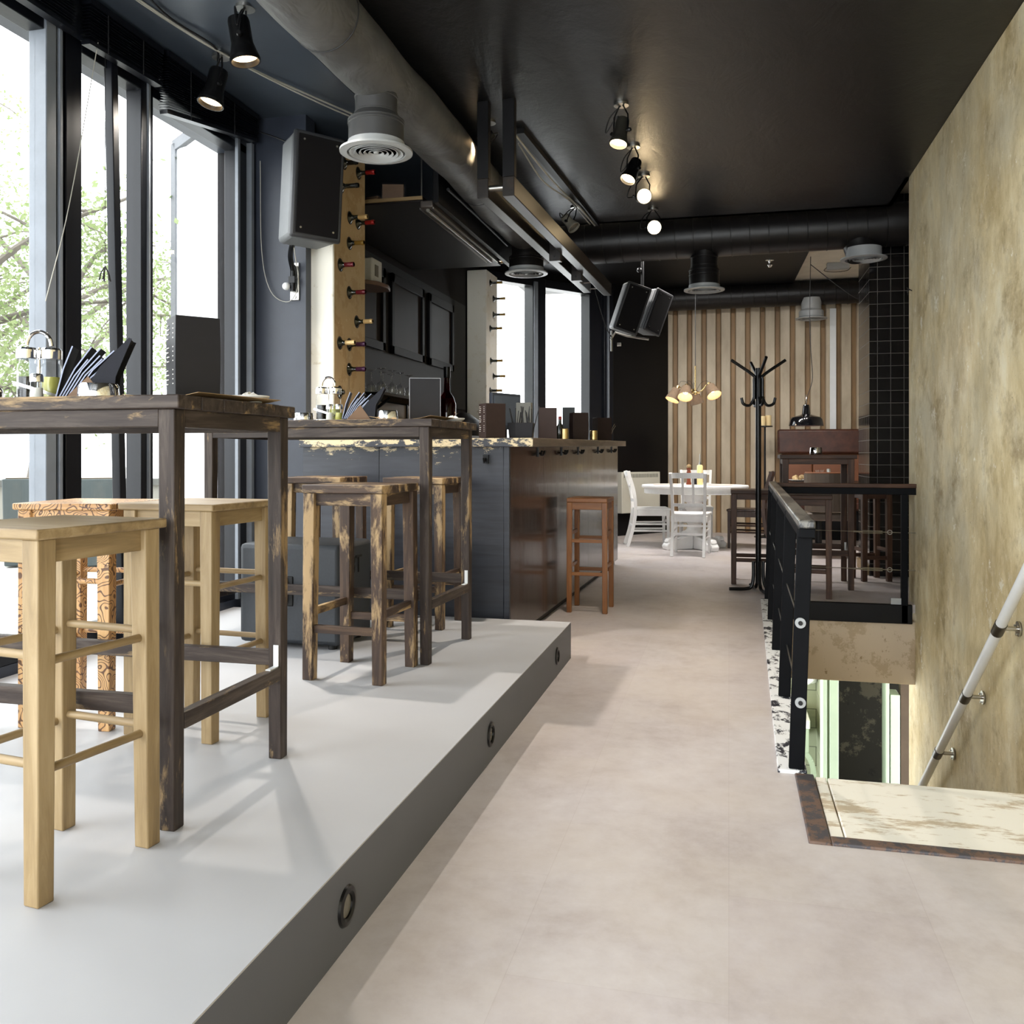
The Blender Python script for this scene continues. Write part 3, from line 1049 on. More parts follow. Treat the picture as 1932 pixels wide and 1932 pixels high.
MB().cyl((0, -0.013, -0.06), (0, -0.018, -0.06), 0.012).build('bolt', STEEL, bk)

g3 = 'pair of ceiling loudspeakers'
pa_speaker('ceiling_speaker', 'tilted black loudspeaker of the ceiling pair, closer to the bay window', (-1.01, 9.35, 2.62), (R(8), R(17), R(26)), 0.50, 0.26, 0.26, g3)
pa_speaker('ceiling_speaker', 'tilted black loudspeaker of the ceiling pair, closer to the corrugated wall', (-0.80, 9.58, 2.61), (R(8), R(18), R(44)), 0.46, 0.22, 0.26, g3)
bk = thing('speaker_yoke', 'steel rod and yoke carrying the pair of tilted loudspeakers', 'bracket', (-0.95, 9.62, 2.3))
b = MB().cyl((0.05, 0.05, 0.5), (0.05, 0.05, 1.1), 0.018).ball((0.02, 0.03, 0.78), 0.03)
b.build('rod', BLACKMETAL, bk)
b = MB().tube([(-0.27, -0.12, 0.02), (-0.22, -0.12, 0.1), (-0.1, -0.1, 0.06), (0.12, 0, 0.03)], 0.012, 8).cyl((-0.26, -0.12, -0.1), (-0.26, -0.12, 0.12), 0.01, n=8).cyl((-0.2, -0.12, -0.03), (-0.16, -0.12, -0.03), 0.02, n=10)
b.build('yoke', STEEL, bk)
tag(MB().tube(bez([(-1.42, 9.3, 3.40), (-1.38, 9.35, 2.9), (-1.28, 9.42, 2.5), (-1.20, 9.5, 2.33)], 6), 0.006, 6).build('speaker_cable', CABLEBLACK), 'thin cable dropping to the tilted pair of loudspeakers', 'cable')
# ------------------------------------------------------------------ air ducts and diffusers
def diffuser_disc(parent, c, r):
    x, y, z = c
    M = Matrix.Translation(c)
    MB().lathe([(r * 0.66, 0.05), (r * 0.70, 0.022), (r, 0.010), (r, 0.0), (r * 0.80, -0.004), (r * 0.78, 0.012), (r * 0.66, 0.02)], 40, M).build('flange', DIFFUSER, parent)
    b = MB()
    for k in (0.68, 0.55, 0.42, 0.29, 0.16):
        b.lathe([(r * k, 0.004), (r * (k + 0.055), -0.004), (r * (k + 0.06), -0.003), (r * (k + 0.01), 0.010)], 32, M)
    b.cyl((x, y, z + 0.01), (x, y, z - 0.004), r * 0.1, r * 0.06)
    b.build('louvre_ring', DIFFUSER, parent)
    MB().cyl((x, y, z + 0.028), (x, y, z + 0.034), r * 0.68, n=32).build('throat', DARKSEAM, parent)
def band(mb, p0, p1, r, h=0.004, w=0.012):
    p0, p1 = Vector(p0), Vector(p1)
    d = (p1 - p0).normalized()
    mb.tube([p0 - d * w / 2, p0 - d * w / 4, p0 + d * w / 4, p0 + d * w / 2], [r, r + h, r + h, r], 32, False, False)

DX, DZ, DR = -1.72, 3.035, 0.155
d1 = thing('air_duct', 'fat charcoal ventilation duct running along the ceiling over the platform', 'duct', (0, 0, 0))
b = MB()
ys = [-3.2 + 0.11 * i for i in range(105)]
pts, rs = [], []
for i, y in enumerate(ys):
    pts.append((DX + 0.006 * math.sin(y * 1.7), y, DZ - 0.012 + 0.006 * math.sin(y * 2.3 + 1)))
    rs.append(DR + 0.005 * math.sin(y * 4.1) + 0.003 * math.sin(y * 9.7))
b.tube(pts, rs, 36)
b.build('pipe', DUCT, d1, angle=60)
b = MB()
for y in (2.2, 3.62, 4.75, 6.1):
    band(b, (DX, y, DZ - 0.012), (DX, y + 1, DZ - 0.012), DR + 0.004, 0.003, 0.006)
b.build('seam', DARKSEAM, d1)
def branch(parent, c, top, r0, r1, mat, col_r=None):
    x, y, z = c
    b = MB()
    zm = z + (top - z) * 0.52
    b.lathe([(r1, z + 0.03), (r1, zm - 0.02), (r0, zm + 0.02), (r0, top)], 32, Matrix.Translation((x, y, 0)))
    for zz, rr in ((z + 0.14, r1), (zm - 0.02, r1), (zm + 0.02, r0), (zm + 0.10, r0)):
        if zz < top:
            band(b, (x, y, zz), (x, y, zz + 1), rr, 0.004, 0.012)
    b.build('branch_pipe', mat, parent)
    b = MB().cyl((x, y, z + 0.022), (x, y, z + 0.05), r1 + 0.004, n=32)
    b.build('collar', DIFFUSER, parent)
branch(d1, (DX, 4.21, 2.615), 2.95, 0.105, 0.138, paint('branch_dark_grey', s(60, 60, 60), 0.5, 0, 0.15, 5, 0.1))
diffuser_disc(d1, (DX, 4.21, 2.615), 0.182)
branch(d1, (DX, 7.64, 2.68), 2.95, 0.125, 0.150, DUCTBLACK)
diffuser_disc(d1, (DX, 7.64, 2.68), 0.188)

d2 = thing('air_duct', 'black spiral ventilation duct crossing the room below the ceiling edge', 'duct', (0, 0, 0))
cy, cz, cr = 8.45, 3.10, 0.19
b = MB().cyl((-1.6, cy, cz), (1.75, cy, cz + 0.03), cr, n=40)
b.build('pipe', DUCTBLACK, d2)
b = MB()
x = -1.5
while x < 1.7:
    zc = cz + 0.03 * (x + 1.6) / 3.35
    ring = []
    for j in range(33):
        a = 2 * PI * j / 32
        ring.append((x + 0.06 * j / 32, cy + (cr + 0.002) * math.cos(a), zc + (cr + 0.002) * math.sin(a)))
    b.tube(ring, 0.0035, 5, False, False)
    x += 0.165
b.build('spiral_seam', DUCTBLACK, d2)
branch(d2, (-0.22, cy, 2.615), 3.0, 0.122, 0.138, DUCTBLACK)
diffuser_disc(d2, (-0.22, cy, 2.615), 0.185)
b = MB().tube(bez([(1.12, cy, 3.0), (1.14, cy - 0.01, 2.93), (1.158, cy - 0.03, 2.86)], 5), 0.142, 28)
b.build('branch_pipe', DUCTBLACK, d2)
MB().cyl((1.158, cy - 0.03, 2.84), (1.158, cy - 0.03, 2.925), 0.15, n=32).build('collar', DIFFUSER, d2)
diffuser_disc(d2, (1.158, cy - 0.03, 2.825), 0.196)

d3 = thing('air_duct', 'black spiral ventilation duct along the top of the corrugated wall', 'duct', (0, 0, 0))
cy, cz, cr = 12.68, 3.27, 0.165
MB().cyl((-1.3, cy, cz), (2.6, cy, cz + 0.02), cr, n=36).build('pipe', DUCTBLACK, d3)
b = MB()
x = -1.2
while x < 2.6:
    ring = [(x + 0.06 * j / 32, cy + (cr + 0.002) * math.cos(2 * PI * j / 32), cz + 0.01 + (cr + 0.002) * math.sin(2 * PI * j / 32)) for j in range(33)]
    b.tube(ring, 0.0035, 5, False, False)
    x += 0.15
b.build('spiral_seam', DUCTBLACK, d3)
MB().lathe([(0.16, 2.95), (0.16, 3.02), (0.13, 3.05), (0.13, 3.2)], 28, Matrix.Translation((1.075, 12.62, 0))).build('branch_pipe', DIFFUSER, d3)
diffuser_disc(d3, (1.075, 12.62, 2.92), 0.205)

# ------------------------------------------------------------------ hanging double beam over the counter
BEAM = wood('beam_black', 'y', s(20, 18, 18), s(34, 29, 26), s(52, 42, 34), 0.35, 10)
bm = thing('hanging_beam', 'pair of dark timber beams hung on posts over the bar counter', 'beam frame', (-1.27, 5.12, 0), R(-2.2))
zb, zt2 = 2.625, 2.74
for nm, x0, x1, L in (('beam', -0.028, 0.045, 3.45), ('beam', -0.185, -0.115, 3.25)):
    b = MB().box(x0, x1, 0.0, L, zb, zt2)
    b.build(nm, BEAM, bm, bevel=0.004)
    MB().box(x0, x1, 0.0, 0.05, zt2, CZ).build('post', BLACK, bm, bevel=0.003)
for y in (1.55, 2.35):
    b = MB().box(-0.115, -0.028, y, y + 0.07, zb - 0.055, zt2 + 0.02)
    b.build('spacer_block', BEAM, bm, bevel=0.004)
    b = MB()
    for z in (zb - 0.02, zb + 0.03):
        b.cyl((-0.075, y + 0.001, z), (-0.075, y - 0.005, z), 0.007, n=8)
    b.build('bolt', RUBBER, bm)
MB().cyl((-0.115, 0.03, zb + 0.06), (-0.028, 0.03, zb + 0.06), 0.018).build('cross_rod', STEEL, bm)
for y in (2.9, 3.2):
    MB().cyl((-0.115, y, zb + 0.03), (-0.028, y, zb + 0.03), 0.006, n=8).build('cross_rod', STEEL, bm)

# black bulkhead, canopy board and its lamp batten behind the beams
tag(MB().box(-1.94, -1.90, 5.75, 8.0, 2.80, CZ - 0.01).build('bulkhead_panel', BLACK, bevel=0.003), 'black vertical board hanging from the ceiling beside the canopy over the bar', 'panel')
cp = thing('bar_canopy', 'wide black canopy board hung above the space behind the bar', 'canopy', (-2.45, 5.8, 2.83))
MB().box(-0.42, 0.42, 0.0, 2.15, 0, 0.035).build('board', paint('canopy_board', s(20, 16, 15), 0.4, 0, 0.2, 3, 0.05, 0.25), cp, bevel=0.003)
MB().box(-0.12, 0.42, -0.012, 0.0, 0.012, 0.035).build('front_strip', W('tan', 'x'), cp)
b = MB()
for x, y in ((-0.38, 0.1), (0.4, 0.03), (-0.38, 2.0)):
    b.cyl((x, y, 0.03), (x, y, 0.34), 0.006, n=8)
b.build('hanger_rod', STEEL, cp)
bt = thing('lamp_batten', 'grey fluorescent lamp batten fixed under the edge of the canopy', 'lamp', (-1.997, 5.78, 2.80))
b = MB().box(-0.045, 0.045, 0, 1.75, -0.02, 0.03)
b.build('trough', paint('batten_grey', s(86, 80, 76), 0.35, 0.4), bt, bevel=0.008)
MB().cyl((0, 0.03, -0.03), (0, 1.7, -0.03), 0.013).build('tube', paint('unlit_tube', s(120, 118, 112), 0.2), bt)
b = MB().box(-0.05, -0.044, 0, 1.75, -0.03, -0.018).box(0.044, 0.05, 0, 1.75, -0.03, -0.018)
b.build('lip', STEEL, bt)
tag(MB().tube(bez([(-1.882, 5.9, 2.93), (-1.882, 6.6, 2.935), (-1.882, 7.6, 2.93)], 6), 0.012, 8).build('conduit', CABLEBLACK), 'thin conduit running along the black hanging board', 'conduit')
for i, (x, y, a, sx, sy, sz) in enumerate(((-2.30, 5.95, 15, 0.15, 0.10, 0.13), (-2.46, 6.0, -12, 0.10, 0.09, 0.07))):
    t = thing('wrapped_pack', ('clear plastic wrapped carton on the canopy board, the taller one', 'small brown carton in plastic beside the taller wrapped one')[i], 'package', (x, y, 2.866), R(a))
    MB().box(-sx / 2, sx / 2, -sy / 2, sy / 2, 0, sz).build('carton', paint('pack_carton', s(132, 104, 82), 0.6), t, bevel=0.004)
    b = MB().box(-sx / 2 - 0.006, sx / 2 + 0.006, -sy / 2 - 0.006, sy / 2 + 0.006, 0.0005, sz + 0.008)
    b.build('wrap', CLEAR, t)

# ------------------------------------------------------------------ theatre spotlights
def spotlight(label, mount, head, direction, body, lens=LENS, r=0.05, L=0.17, power=12, angle=50, group=None, plate=True, cat='spotlight', glow=0.0, col=(1.0, 0.74, 0.44), blend=0.6):
    """mount = point on the ceiling, head = centre of the housing, direction = where it shines"""
    t = thing('spotlight', label, cat, mount, 0, group)
    h = Vector(head) - Vector(mount)
    d = Vector(direction).normalized()
    M = Matrix.Translation(h) @ aim(d)
    b = MB()
    b.lathe([(0.001, -L * 0.5), (r * 0.74, -L * 0.5), (r * 0.80, -L * 0.42), (r * 0.80, L * 0.08), (r * 0.86, L * 0.14), (r * 1.08, L * 0.40), (r * 1.12, L * 0.42), (r * 1.12, L * 0.5), (r * 1.02, L * 0.5), (r * 0.98, L * 0.36), (r * 0.6, L * 0.2), (0.001, L * 0.2)], 28, M)
    b.build('housing', body, t)
    MB().lathe([(0.001, L * 0.40), (r * 0.7, L * 0.395), (r * 0.985, L * 0.37)], 24, M).build('lens', lens, t)
    if plate:
        MB().cyl((0, 0, 0), (0, 0, -0.014), 0.045, n=20).build('mount_plate', STEEL, t)
    side = d.cross(Vector((0, 0, 1)))
    if side.length < 0.05:
        side = Vector((1, 0, 0))
    side.normalize()
    b = MB()
    k = r * 0.98
    for sg in (-1, 1):
        b.tube([h + side * sg * k, h + side * sg * k + (Vector((0, 0, 0)) - h) * 0.55, Vector((0, 0, -0.012)) + side * sg * k * 0.25], 0.005, 8)
    b.build('yoke', BLACKMETAL, t)
    b = MB()
    for sg in (-1, 1):
        b.cyl(h + side * sg * r * 0.8, h + side * sg * (k + 0.014), 0.007, n=8)
        b.cyl(h + side * sg * (k + 0.010), h + side * sg * (k + 0.022), 0.014, 0.010, n=10)
    b.build('wing_screw', BLACKMETAL, t)
    back = h - d * L * 0.5
    MB().tube(bez([back, back - d * 0.03 + side * 0.05, h + side * 0.11 - d * 0.02, h * 0.4 + side * 0.08, Vector((0.0, 0, -0.01))], 6), 0.004, 6).build('cable', CABLEBLACK, t)
    if power:
        spot_lamp(t, tuple(h + d * L * 0.53), d, power, angle, col, blend)
    if glow:
        point_lamp(t, tuple(h + d * (L * 0.55 + 0.02)), glow)
    return t
GUN = paint('gunmetal', s(92, 90, 82), 0.35, 0.8)
gs = 'theatre spotlights on the black ceiling'
spotlight('grey theatre spotlight pointing straight down, first of the ceiling row', (-0.625, 5.36, CZ), (-0.625, 5.33, 3.02), (-0.14, -0.28, -1), GUN, power=130, angle=100, col=(1, 0.9, 0.78), blend=1.0, group=gs)
spotlight('dark theatre spotlight tilted toward the platform, second of the ceiling row', (-0.63, 6.11, CZ), (-0.635, 6.07, 3.02), (-0.30, -0.42, -0.85), BLACKMETAL, power=12, angle=50, group=gs, glow=0.12)
spotlight('theatre spotlight turned to face the viewer, third of the ceiling row', (-0.62, 6.77, CZ), (-0.63, 6.74, 3.03), (0.30, -0.90, -0.22), GUN, emit('lamp_lens_bright', s(255, 228, 180), 16), r=0.052, L=0.15, power=14, angle=34, group=gs, glow=0.3)
spotlight('glaring theatre spotlight by the crossing duct, last of the ceiling row', (-0.63, 7.72, CZ), (-0.62, 7.68, 3.03), (0.15, -0.95, -0.22), BLACKMETAL, emit('lamp_lens_glare', s(255, 226, 176), 22), r=0.055, L=0.15, power=6, angle=30, group=gs, glow=0.3)
gl = 'black spotlights on the window side soffit'
spotlight('black theatre spotlight on the soffit, the one closer to the duct', (-2.17, 3.73, CZ - 0.03), (-2.17, 3.70, 3.0), (0.16, 0.06, -1), BLACKMETAL, LENSDIM, r=0.062, L=0.2, power=120, angle=120, col=(1, 0.92, 0.82), blend=1.0, group=gl)
spotlight('black theatre spotlight on the soffit, the one over the window blinds', (-2.56, 4.16, CZ - 0.03), (-2.57, 4.12, 2.99), (-0.16, -0.2, -1), BLACKMETAL, LENSDIM, r=0.06, L=0.19, power=40, angle=130, col=(1, 0.92, 0.82), blend=1.0, group=gl)
spotlight('small pale box spotlight beside the hanging beams, unlit', (-1.26, 7.5, CZ), (-1.30, 7.42, 3.05), (0.6, -0.2, -0.75), paint('pale_lamp', s(140, 136, 124), 0.4), STEPLENS, r=0.05, L=0.14, power=0, group=gs)
spotlight('small black spotlight lit over the far end of the counter', (-2.12, 8.2, 3.45), (-2.12, 8.19, 3.0), (0, -0.05, -1), BLACKMETAL, LENSDIM, r=0.055, L=0.17, power=8, angle=70, group=gs)
spotlight('small black spotlight by the beam posts, turned to the bottle pillar', (-1.47, 5.45, CZ), (-1.48, 5.44, 3.09), (-0.88, -0.12, -0.62), BLACKMETAL, LENSDIM, r=0.035, L=0.10, power=30, angle=75, group=gs)

# unseen fill lamps added above the crossing duct to brighten the rear
NEUTRAL = (1.0, 0.96, 0.92)
gh = 'added unseen theatre spotlights'
for i in range(5):
    x = -1.2 + 0.52 * i
    t = spotlight('added unseen black fill spotlight above the crossing duct', (x, 9.6, 3.40), (x, 9.6, 3.33), (0.0, 0.1, -1), BLACKMETAL, r=0.04, L=0.08, power=0, group=gh)
    spot_lamp(t, (0, 0, -0.12), (0.0, 0.5, -1), REAR_FILL_W, 150, NEUTRAL, 1.0, 0.05)

t = spotlight('added unseen grey spotlight throwing a warm patch on the stained wall', (-0.1, 3.3, CZ), (-0.1, 3.33, 3.04), (1.42, 2.6, -1.5), GUN, power=34, angle=13, group=gh)  # unseen lamp added for the warm patch on the wall

# cables along the ceilings
def cable(label, pts, r, m, cat='cable'):
    return tag(MB().tube(bez(pts, 6), r, 6).build('cable', m), label, cat)
cable('pale cable along the soffit above the windows', [(-2.62, 2.9, 3.16), (-2.6, 3.6, 3.16), (-2.5, 4.2, 3.155), (-2.3, 4.75, 3.15), (-2.1, 5.2, 3.14), (-1.95, 5.45, 3.13)], 0.006, CABLEWHITE)
cable('second pale cable drooping beside the first along the soffit', [(-2.6, 2.9, 3.15), (-2.57, 3.6, 3.145), (-2.47, 4.2, 3.135), (-2.28, 4.75, 3.12), (-2.08, 5.2, 3.11), (-1.93, 5.45, 3.1)], 0.005, CABLEWHITE)
cable('black cable feeding the soffit spotlights', [(-2.55, 2.9, 3.16), (-2.5, 3.3, 3.15), (-2.55, 3.7, 3.15), (-2.5, 4.0, 3.14), (-2.6, 4.2, 3.15)], 0.006, CABLEBLACK)
cable('thin cable hanging in a loop from the wall loudspeaker', [(-2.45, 4.75, 2.3), (-2.5, 4.9, 2.12), (-2.6, 4.97, 2.03), (-2.72, 4.97, 2.1), (-2.78, 4.97, 2.35), (-2.79, 4.97, 2.9)], 0.0025, CABLEWHITE)
cable('cable from the soffit corner to the top of the wall loudspeaker', [(-2.75, 4.9, 3.05), (-2.6, 4.85, 2.98), (-2.45, 4.8, 2.9), (-2.35, 4.75, 2.86)], 0.005, CABLEBLACK)
rail = thing('cable_rail', 'black cable tray along the ceiling edge beside the hanging beams', 'cable tray', (0, 0, 0))
MB().bar((-1.30, 5.6, 3.18), (-1.16, 8.05, 3.18), 0.05, 0.035).build('tray', BLACK, rail)
b = MB()
b.tube(bez([(-1.34, 5.6, 3.165), (-1.3, 6.3, 3.15), (-1.27, 6.9, 3.165), (-1.20, 7.4, 3.15), (-1.17, 8.0, 3.16)], 6), 0.007, 6)
b.tube(bez([(-1.36, 5.8, 3.17), (-1.34, 6.5, 3.13), (-1.25, 7.2, 3.16), (-1.2, 7.9, 3.15)], 6), 0.006, 6)
b.build('cable', CABLEWHITE, rail)

# raised venetian blinds at the head of the windows
def blind(label, y0, y1, ztop, b0, b1, n, x=-2.80):
    t = thing('venetian_blind', label, 'blind', (x, 0, 0))
    for i in range(n):
        k = i / (n - 1)
        za, zb_ = ztop + (b0 - ztop) * k, ztop + (b1 - ztop) * k
        off = random.uniform(-0.006, 0.006)
        b = MB().bar((off, y0, za), (off, y1, zb_), 0.05, 0.0025)
        b.build('slat', FRAME, t)
    MB().bar((0, y0, b0 - 0.012), (0, y1, b1 - 0.012), 0.045, 0.018).build('bottom_rail', FRAME, t)
    MB().box(-0.03, 0.03, y0, y1, ztop, ztop + 0.03).build('head_rail', FRAME, t)
    b = MB()
    for k in (0.22, 0.7):
        y = y0 + (y1 - y0) * k
        b.cyl((0.028, y, ztop), (0.028, y, b0 + (b1 - b0) * k - 0.02), 0.003, n=6)
    b.build('cord', CABLEBLACK, t)
    return t
blind('black venetian blind pulled up crooked over the window beside the loudspeaker', 4.02, 4.92, 3.13, 2.86, 3.02, 22)
blind('black venetian blind pulled up over the narrow middle window', 3.45, 3.98, 3.12, 2.96, 2.98, 12)
blind('black venetian blind pulled up over the largest window', 1.7, 3.36, 3.12, 2.98, 2.97, 12)
cable('white pull cord slanting across the window frames', [(-2.79, 3.52, 2.98), (-2.80, 3.35, 2.2), (-2.81, 3.22, 1.75)], 0.002, CABLEWHITE, 'cord')
pc = thing('hanging_charm', 'small bunch of black tassels hanging on a thread in the window', 'ornament', (-2.80, 3.58, 1.94))
MB().cyl((0, 0, 0.02), (0, 0, 1.0), 0.0015, n=6).build('thread', CABLEBLACK, pc)
b = MB()
for a in range(5):
    b.tube(bez([(0, 0, 0.03), (0.015 * math.cos(a * 1.3), 0.02 * math.sin(a * 1.3), 0.0), (0.02 * math.cos(a * 1.3), 0.03 * math.sin(a * 1.3), -0.035)], 3), [0.003] * 6 + [0.005], 6)
b.build('tassel', CABLEBLACK, pc)
# ------------------------------------------------------------------ wine bottle pillars
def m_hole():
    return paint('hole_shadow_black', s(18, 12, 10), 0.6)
b = MB()
b.box(-2.56, -2.35, 5.07, 5.56, 0, 3.035)
P1 = struct(b.build('pillar_bottles', PILLAR, bevel=0.008))
WARMPL = m_peeling('pillar_ochre_side', s(190, 166, 128), s(178, 152, 112), s(202, 184, 150), 4.5, 0.7, 0.54)
struct(MB().box(-2.352, -2.349, 5.078, 5.552, 0.0, 3.03).build('pillar_side', WARMPL, P1, smooth=False))
P2 = struct(MB().box(-2.87, -2.64, 9.70, 10.18, 0, 3.18).build('pillar_rear', PILLAR, bevel=0.008))
CAPS = {'red': (s(150, 26, 24), 'red'), 'wine': (s(96, 20, 30), 'dark red'), 'cream': (s(214, 184, 128), 'cream'), 'gold': (s(150, 118, 52), 'gold'), 'black': (s(20, 20, 18), 'black'), 'purple': (s(66, 28, 62), 'purple')}
BOTTLE = paint('bottle_glass', s(24, 26, 16), 0.08, 0, 0.1, 5, 0, 0.8)
def bottle(label, x, y, z, cap, ln, group):
    t = thing('wine_bottle', label, 'bottle', (x, y, z), 0, group)
    M = Matrix.Rotation(R(90), 4, 'Y')
    MB().lathe([(0.001, 0.0005), (0.030, 0.001), (0.040, 0.0015), (0.042, 0.0)], 20, M).build('hole_shadow_disc', m_hole(), t)  # flat dark disc stands in for the shade inside the hole
    MB().lathe([(0.034, 0.002), (0.027, 0.008), (0.018, 0.016), (0.0138, 0.03), (0.013, ln)], 20, M).build('neck', BOTTLE, t)
    if cap:
        MB().lathe([(0.0136, ln - 0.062), (0.0145, ln - 0.06), (0.0145, ln - 0.02), (0.0160, ln - 0.018), (0.0160, ln - 0.008), (0.0150, ln - 0.006), (0.0150, ln), (0.001, ln)], 18, M).build('capsule', paint('capsule_' + cap, CAPS[cap][0], 0.3, 0.2, 0.05), t)
    return t
BL = [(5.222, 2.932, 'black', 0.09, 'half hidden bottle at the top of the ochre pillar, behind the air diffuser'),
      (5.446, 2.937, 'red', 0.115, 'bottle with red capsule just below the air diffuser, topmost red one'),
      (5.182, 2.774, 'black', 0.115, 'bottle with plain black neck high on the ochre pillar'),
      (5.311, 2.612, 'cream', 0.12, 'bottle with shiny cream capsule right above a red one'),
      (5.437, 2.609, 'red', 0.115, 'bottle with red capsule tucked close under a cream capsule'),
      (5.303, 2.447, 'gold', 0.10, 'bottle with dull gold capsule on the ochre pillar'),
      (5.167, 2.281, 'wine', 0.09, 'bottle with dark red capsule level with the speaker bracket knob'),
      (5.303, 2.133, 'wine', 0.11, 'bottle with dark red capsule level with the white wall box'),
      (5.42, 1.964, 'cream', 0.11, 'bottle with cream capsule sticking out past the pillar edge, alone at its height'),
      (5.159, 1.795, 'cream', 0.10, 'bottle with cream capsule overlapping a purple one'),
      (5.303, 1.802, 'purple', 0.11, 'bottle with purple capsule overlapped by a cream one'),
      (5.303, 1.644, 'purple', 0.11, 'bottle with purple capsule, lowest visible one on the ochre pillar'),
      (5.159, 1.489, None, 0.03, 'empty looking dark bottle hole just above the folded napkins')]
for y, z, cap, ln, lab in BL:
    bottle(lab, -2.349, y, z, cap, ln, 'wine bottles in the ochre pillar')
ordn = ['topmost', 'second from the top', 'third from the top', 'fourth from the top', 'third from the bottom', 'second from the bottom', 'lowest']
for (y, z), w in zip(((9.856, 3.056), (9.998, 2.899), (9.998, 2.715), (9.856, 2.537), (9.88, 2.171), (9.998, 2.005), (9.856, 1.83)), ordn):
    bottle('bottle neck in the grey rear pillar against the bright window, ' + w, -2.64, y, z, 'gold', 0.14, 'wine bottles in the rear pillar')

# ------------------------------------------------------------------ things on the bar tables
def tin(label, loc, r=0.047, h=0.042, group=None):
    t = thing('metal_ashtray', label, 'ashtray', loc, 0, group)
    MB().lathe([(r * 0.98, 0.0), (r, 0.003), (r * 0.94, h - 0.006), (r * 0.88, h - 0.001), (r * 0.62, h), (r * 0.58, h - 0.004), (r * 0.5, h * 0.4), (0.001, h * 0.4)], 36).build('bowl', CHROME, t)
    return t
def shaker(label, loc, fill, group):
    t = thing('shaker', label, 'shaker', loc, 0, group)
    MB().lathe([(0.018, 0), (0.02, 0.004), (0.016, 0.045), (0.016, 0.055)], 20).build('jar', CLEAR, t)
    MB().lathe([(0.0165, 0.003), (0.0175, 0.006), (0.015, 0.036), (0.001, 0.037)], 18).build('filling', fill, t)
    MB().lathe([(0.0175, 0.052), (0.0178, 0.066), (0.015, 0.074), (0.001, 0.077)], 20).build('cap', CHROME, t)
    return t
def cruet(label, loc, rz, group):
    t = thing('cruet_stand', label, 'cruet set', loc, rz, group)
    b = MB().cyl((0, 0, 0), (0, 0, 0.006), 0.065, n=32)
    b.build('tray', CHROME, t)
    b = MB().cyl((0, 0, 0), (0, 0, 0.16), 0.0035, n=8)
    b.tube([(0.032 * math.cos(a), 0, 0.165 + 0.04 * math.sin(a)) for a in [PI * i / 12 for i in range(13)]], 0.0055, 8)
    b.build('carry_handle', CHROME, t)
    b = MB().bar((-0.055, -0.05, 0.055), (0.055, -0.05, 0.02), 0.003, 0.008)
    b.build('rail', CHROME, t)
    for x, y, fill in ((-0.031, 0, VINEGAR), (0.031, 0.0, OIL)):
        q = MB().lathe([(0.026, 0.007), (0.027, 0.012), (0.027, 0.10), (0.024, 0.112), (0.021, 0.115), (0.021, 0.128)], 24, Matrix.Translation((x, y, 0))).build('oil_bottle', CLEAR, t)
        MB().cyl((x, y, 0.009), (x, y, 0.075), 0.0245, n=24).build('filling', fill, q)
        MB().lathe([(0.028, 0.126), (0.029, 0.13), (0.029, 0.152), (0.024, 0.158), (0.001, 0.16)], 24, Matrix.Translation((x, y, 0))).build('cap', CHROME, q)
    return t
def napkins(label, loc, rz, n=9, k=1.0):
    t = thing('napkin_holder', label, 'napkin holder', loc, rz)
    b = MB()
    b.box(-0.03, 0.085, -0.05, 0.05, 0, 0.003)
    for sg in (-1, 1):
        pts = [(0.06, sg * 0.0 + 0, 0)]
    b.prism([(-0.035, 0.0), (0.08, 0.0), (0.03, 0.07)], -0.052, -0.049, Matrix.Rotation(R(90), 4, 'X'))
    b.prism([(-0.035, 0.0), (0.08, 0.0), (0.03, 0.07)], 0.049, 0.052, Matrix.Rotation(R(90), 4, 'X'))
    b.build('stand', paint('napkin_stand_wood', s(122, 90, 60), 0.5), t)
    for i in range(n):
        f = i / (n - 1)
        a = R(58 - 10 * f) if i else R(70)
        ln = (0.135 + 0.02 * math.sin(i * 2.4)) * k
        base = Vector((-0.05 + 0.055 * f, 0, 0.006))
        mid = base + Vector((math.cos(a + 0.12), 0, math.sin(a + 0.12))) * ln * 0.55
        tip = mid + Vector((math.cos(a - 0.12 * f), 0, math.sin(a - 0.12 * f))) * ln * 0.45
        b = MB()
        hw = 0.048
        th = Vector((-math.sin(a), 0, math.cos(a))) * 0.0035
        vs = []
        for p in (base, mid, tip):
            for y in (-hw, hw):
                vs += [p + Vector((0, y, 0)), p + th + Vector((0, y, 0))]
        b.add(vs, [(0, 4, 6, 2), (4, 8, 10, 6), (1, 3, 7, 5), (5, 7, 11, 9), (8, 9, 11, 10), (0, 2, 3, 1)])
        b.cur = 1
        b.add(vs, [(0, 1, 5, 4), (4, 5, 9, 8), (2, 6, 7, 3), (6, 10, 11, 7)])
        b.build('napkin', [NAPKIN, NAPEDGE], t, smooth=False)
    b = MB()
    prof = [(0.005, 0.004), (0.06, 0.085 * k), (0.135, 0.16 * k), (0.142, 0.158 * k), (0.118, 0.105 * k), (0.10, 0.07), (0.095, 0.004)]
    b.prism(prof, -0.05, -0.046, Matrix.Rotation(R(90), 4, 'X'))
    for i in range(len(prof) - 1):
        (x0, z0), (x1, z1_) = prof[i], prof[i + 1]
        if i < 2:
            b.bar((x0, 0, z0), (x1, 0, z1_), 0.096, 0.003)
    b.prism(prof, 0.046, 0.05, Matrix.Rotation(R(90), 4, 'X'))
    b.build('folded_napkin', NAPKIN, t)
    return t
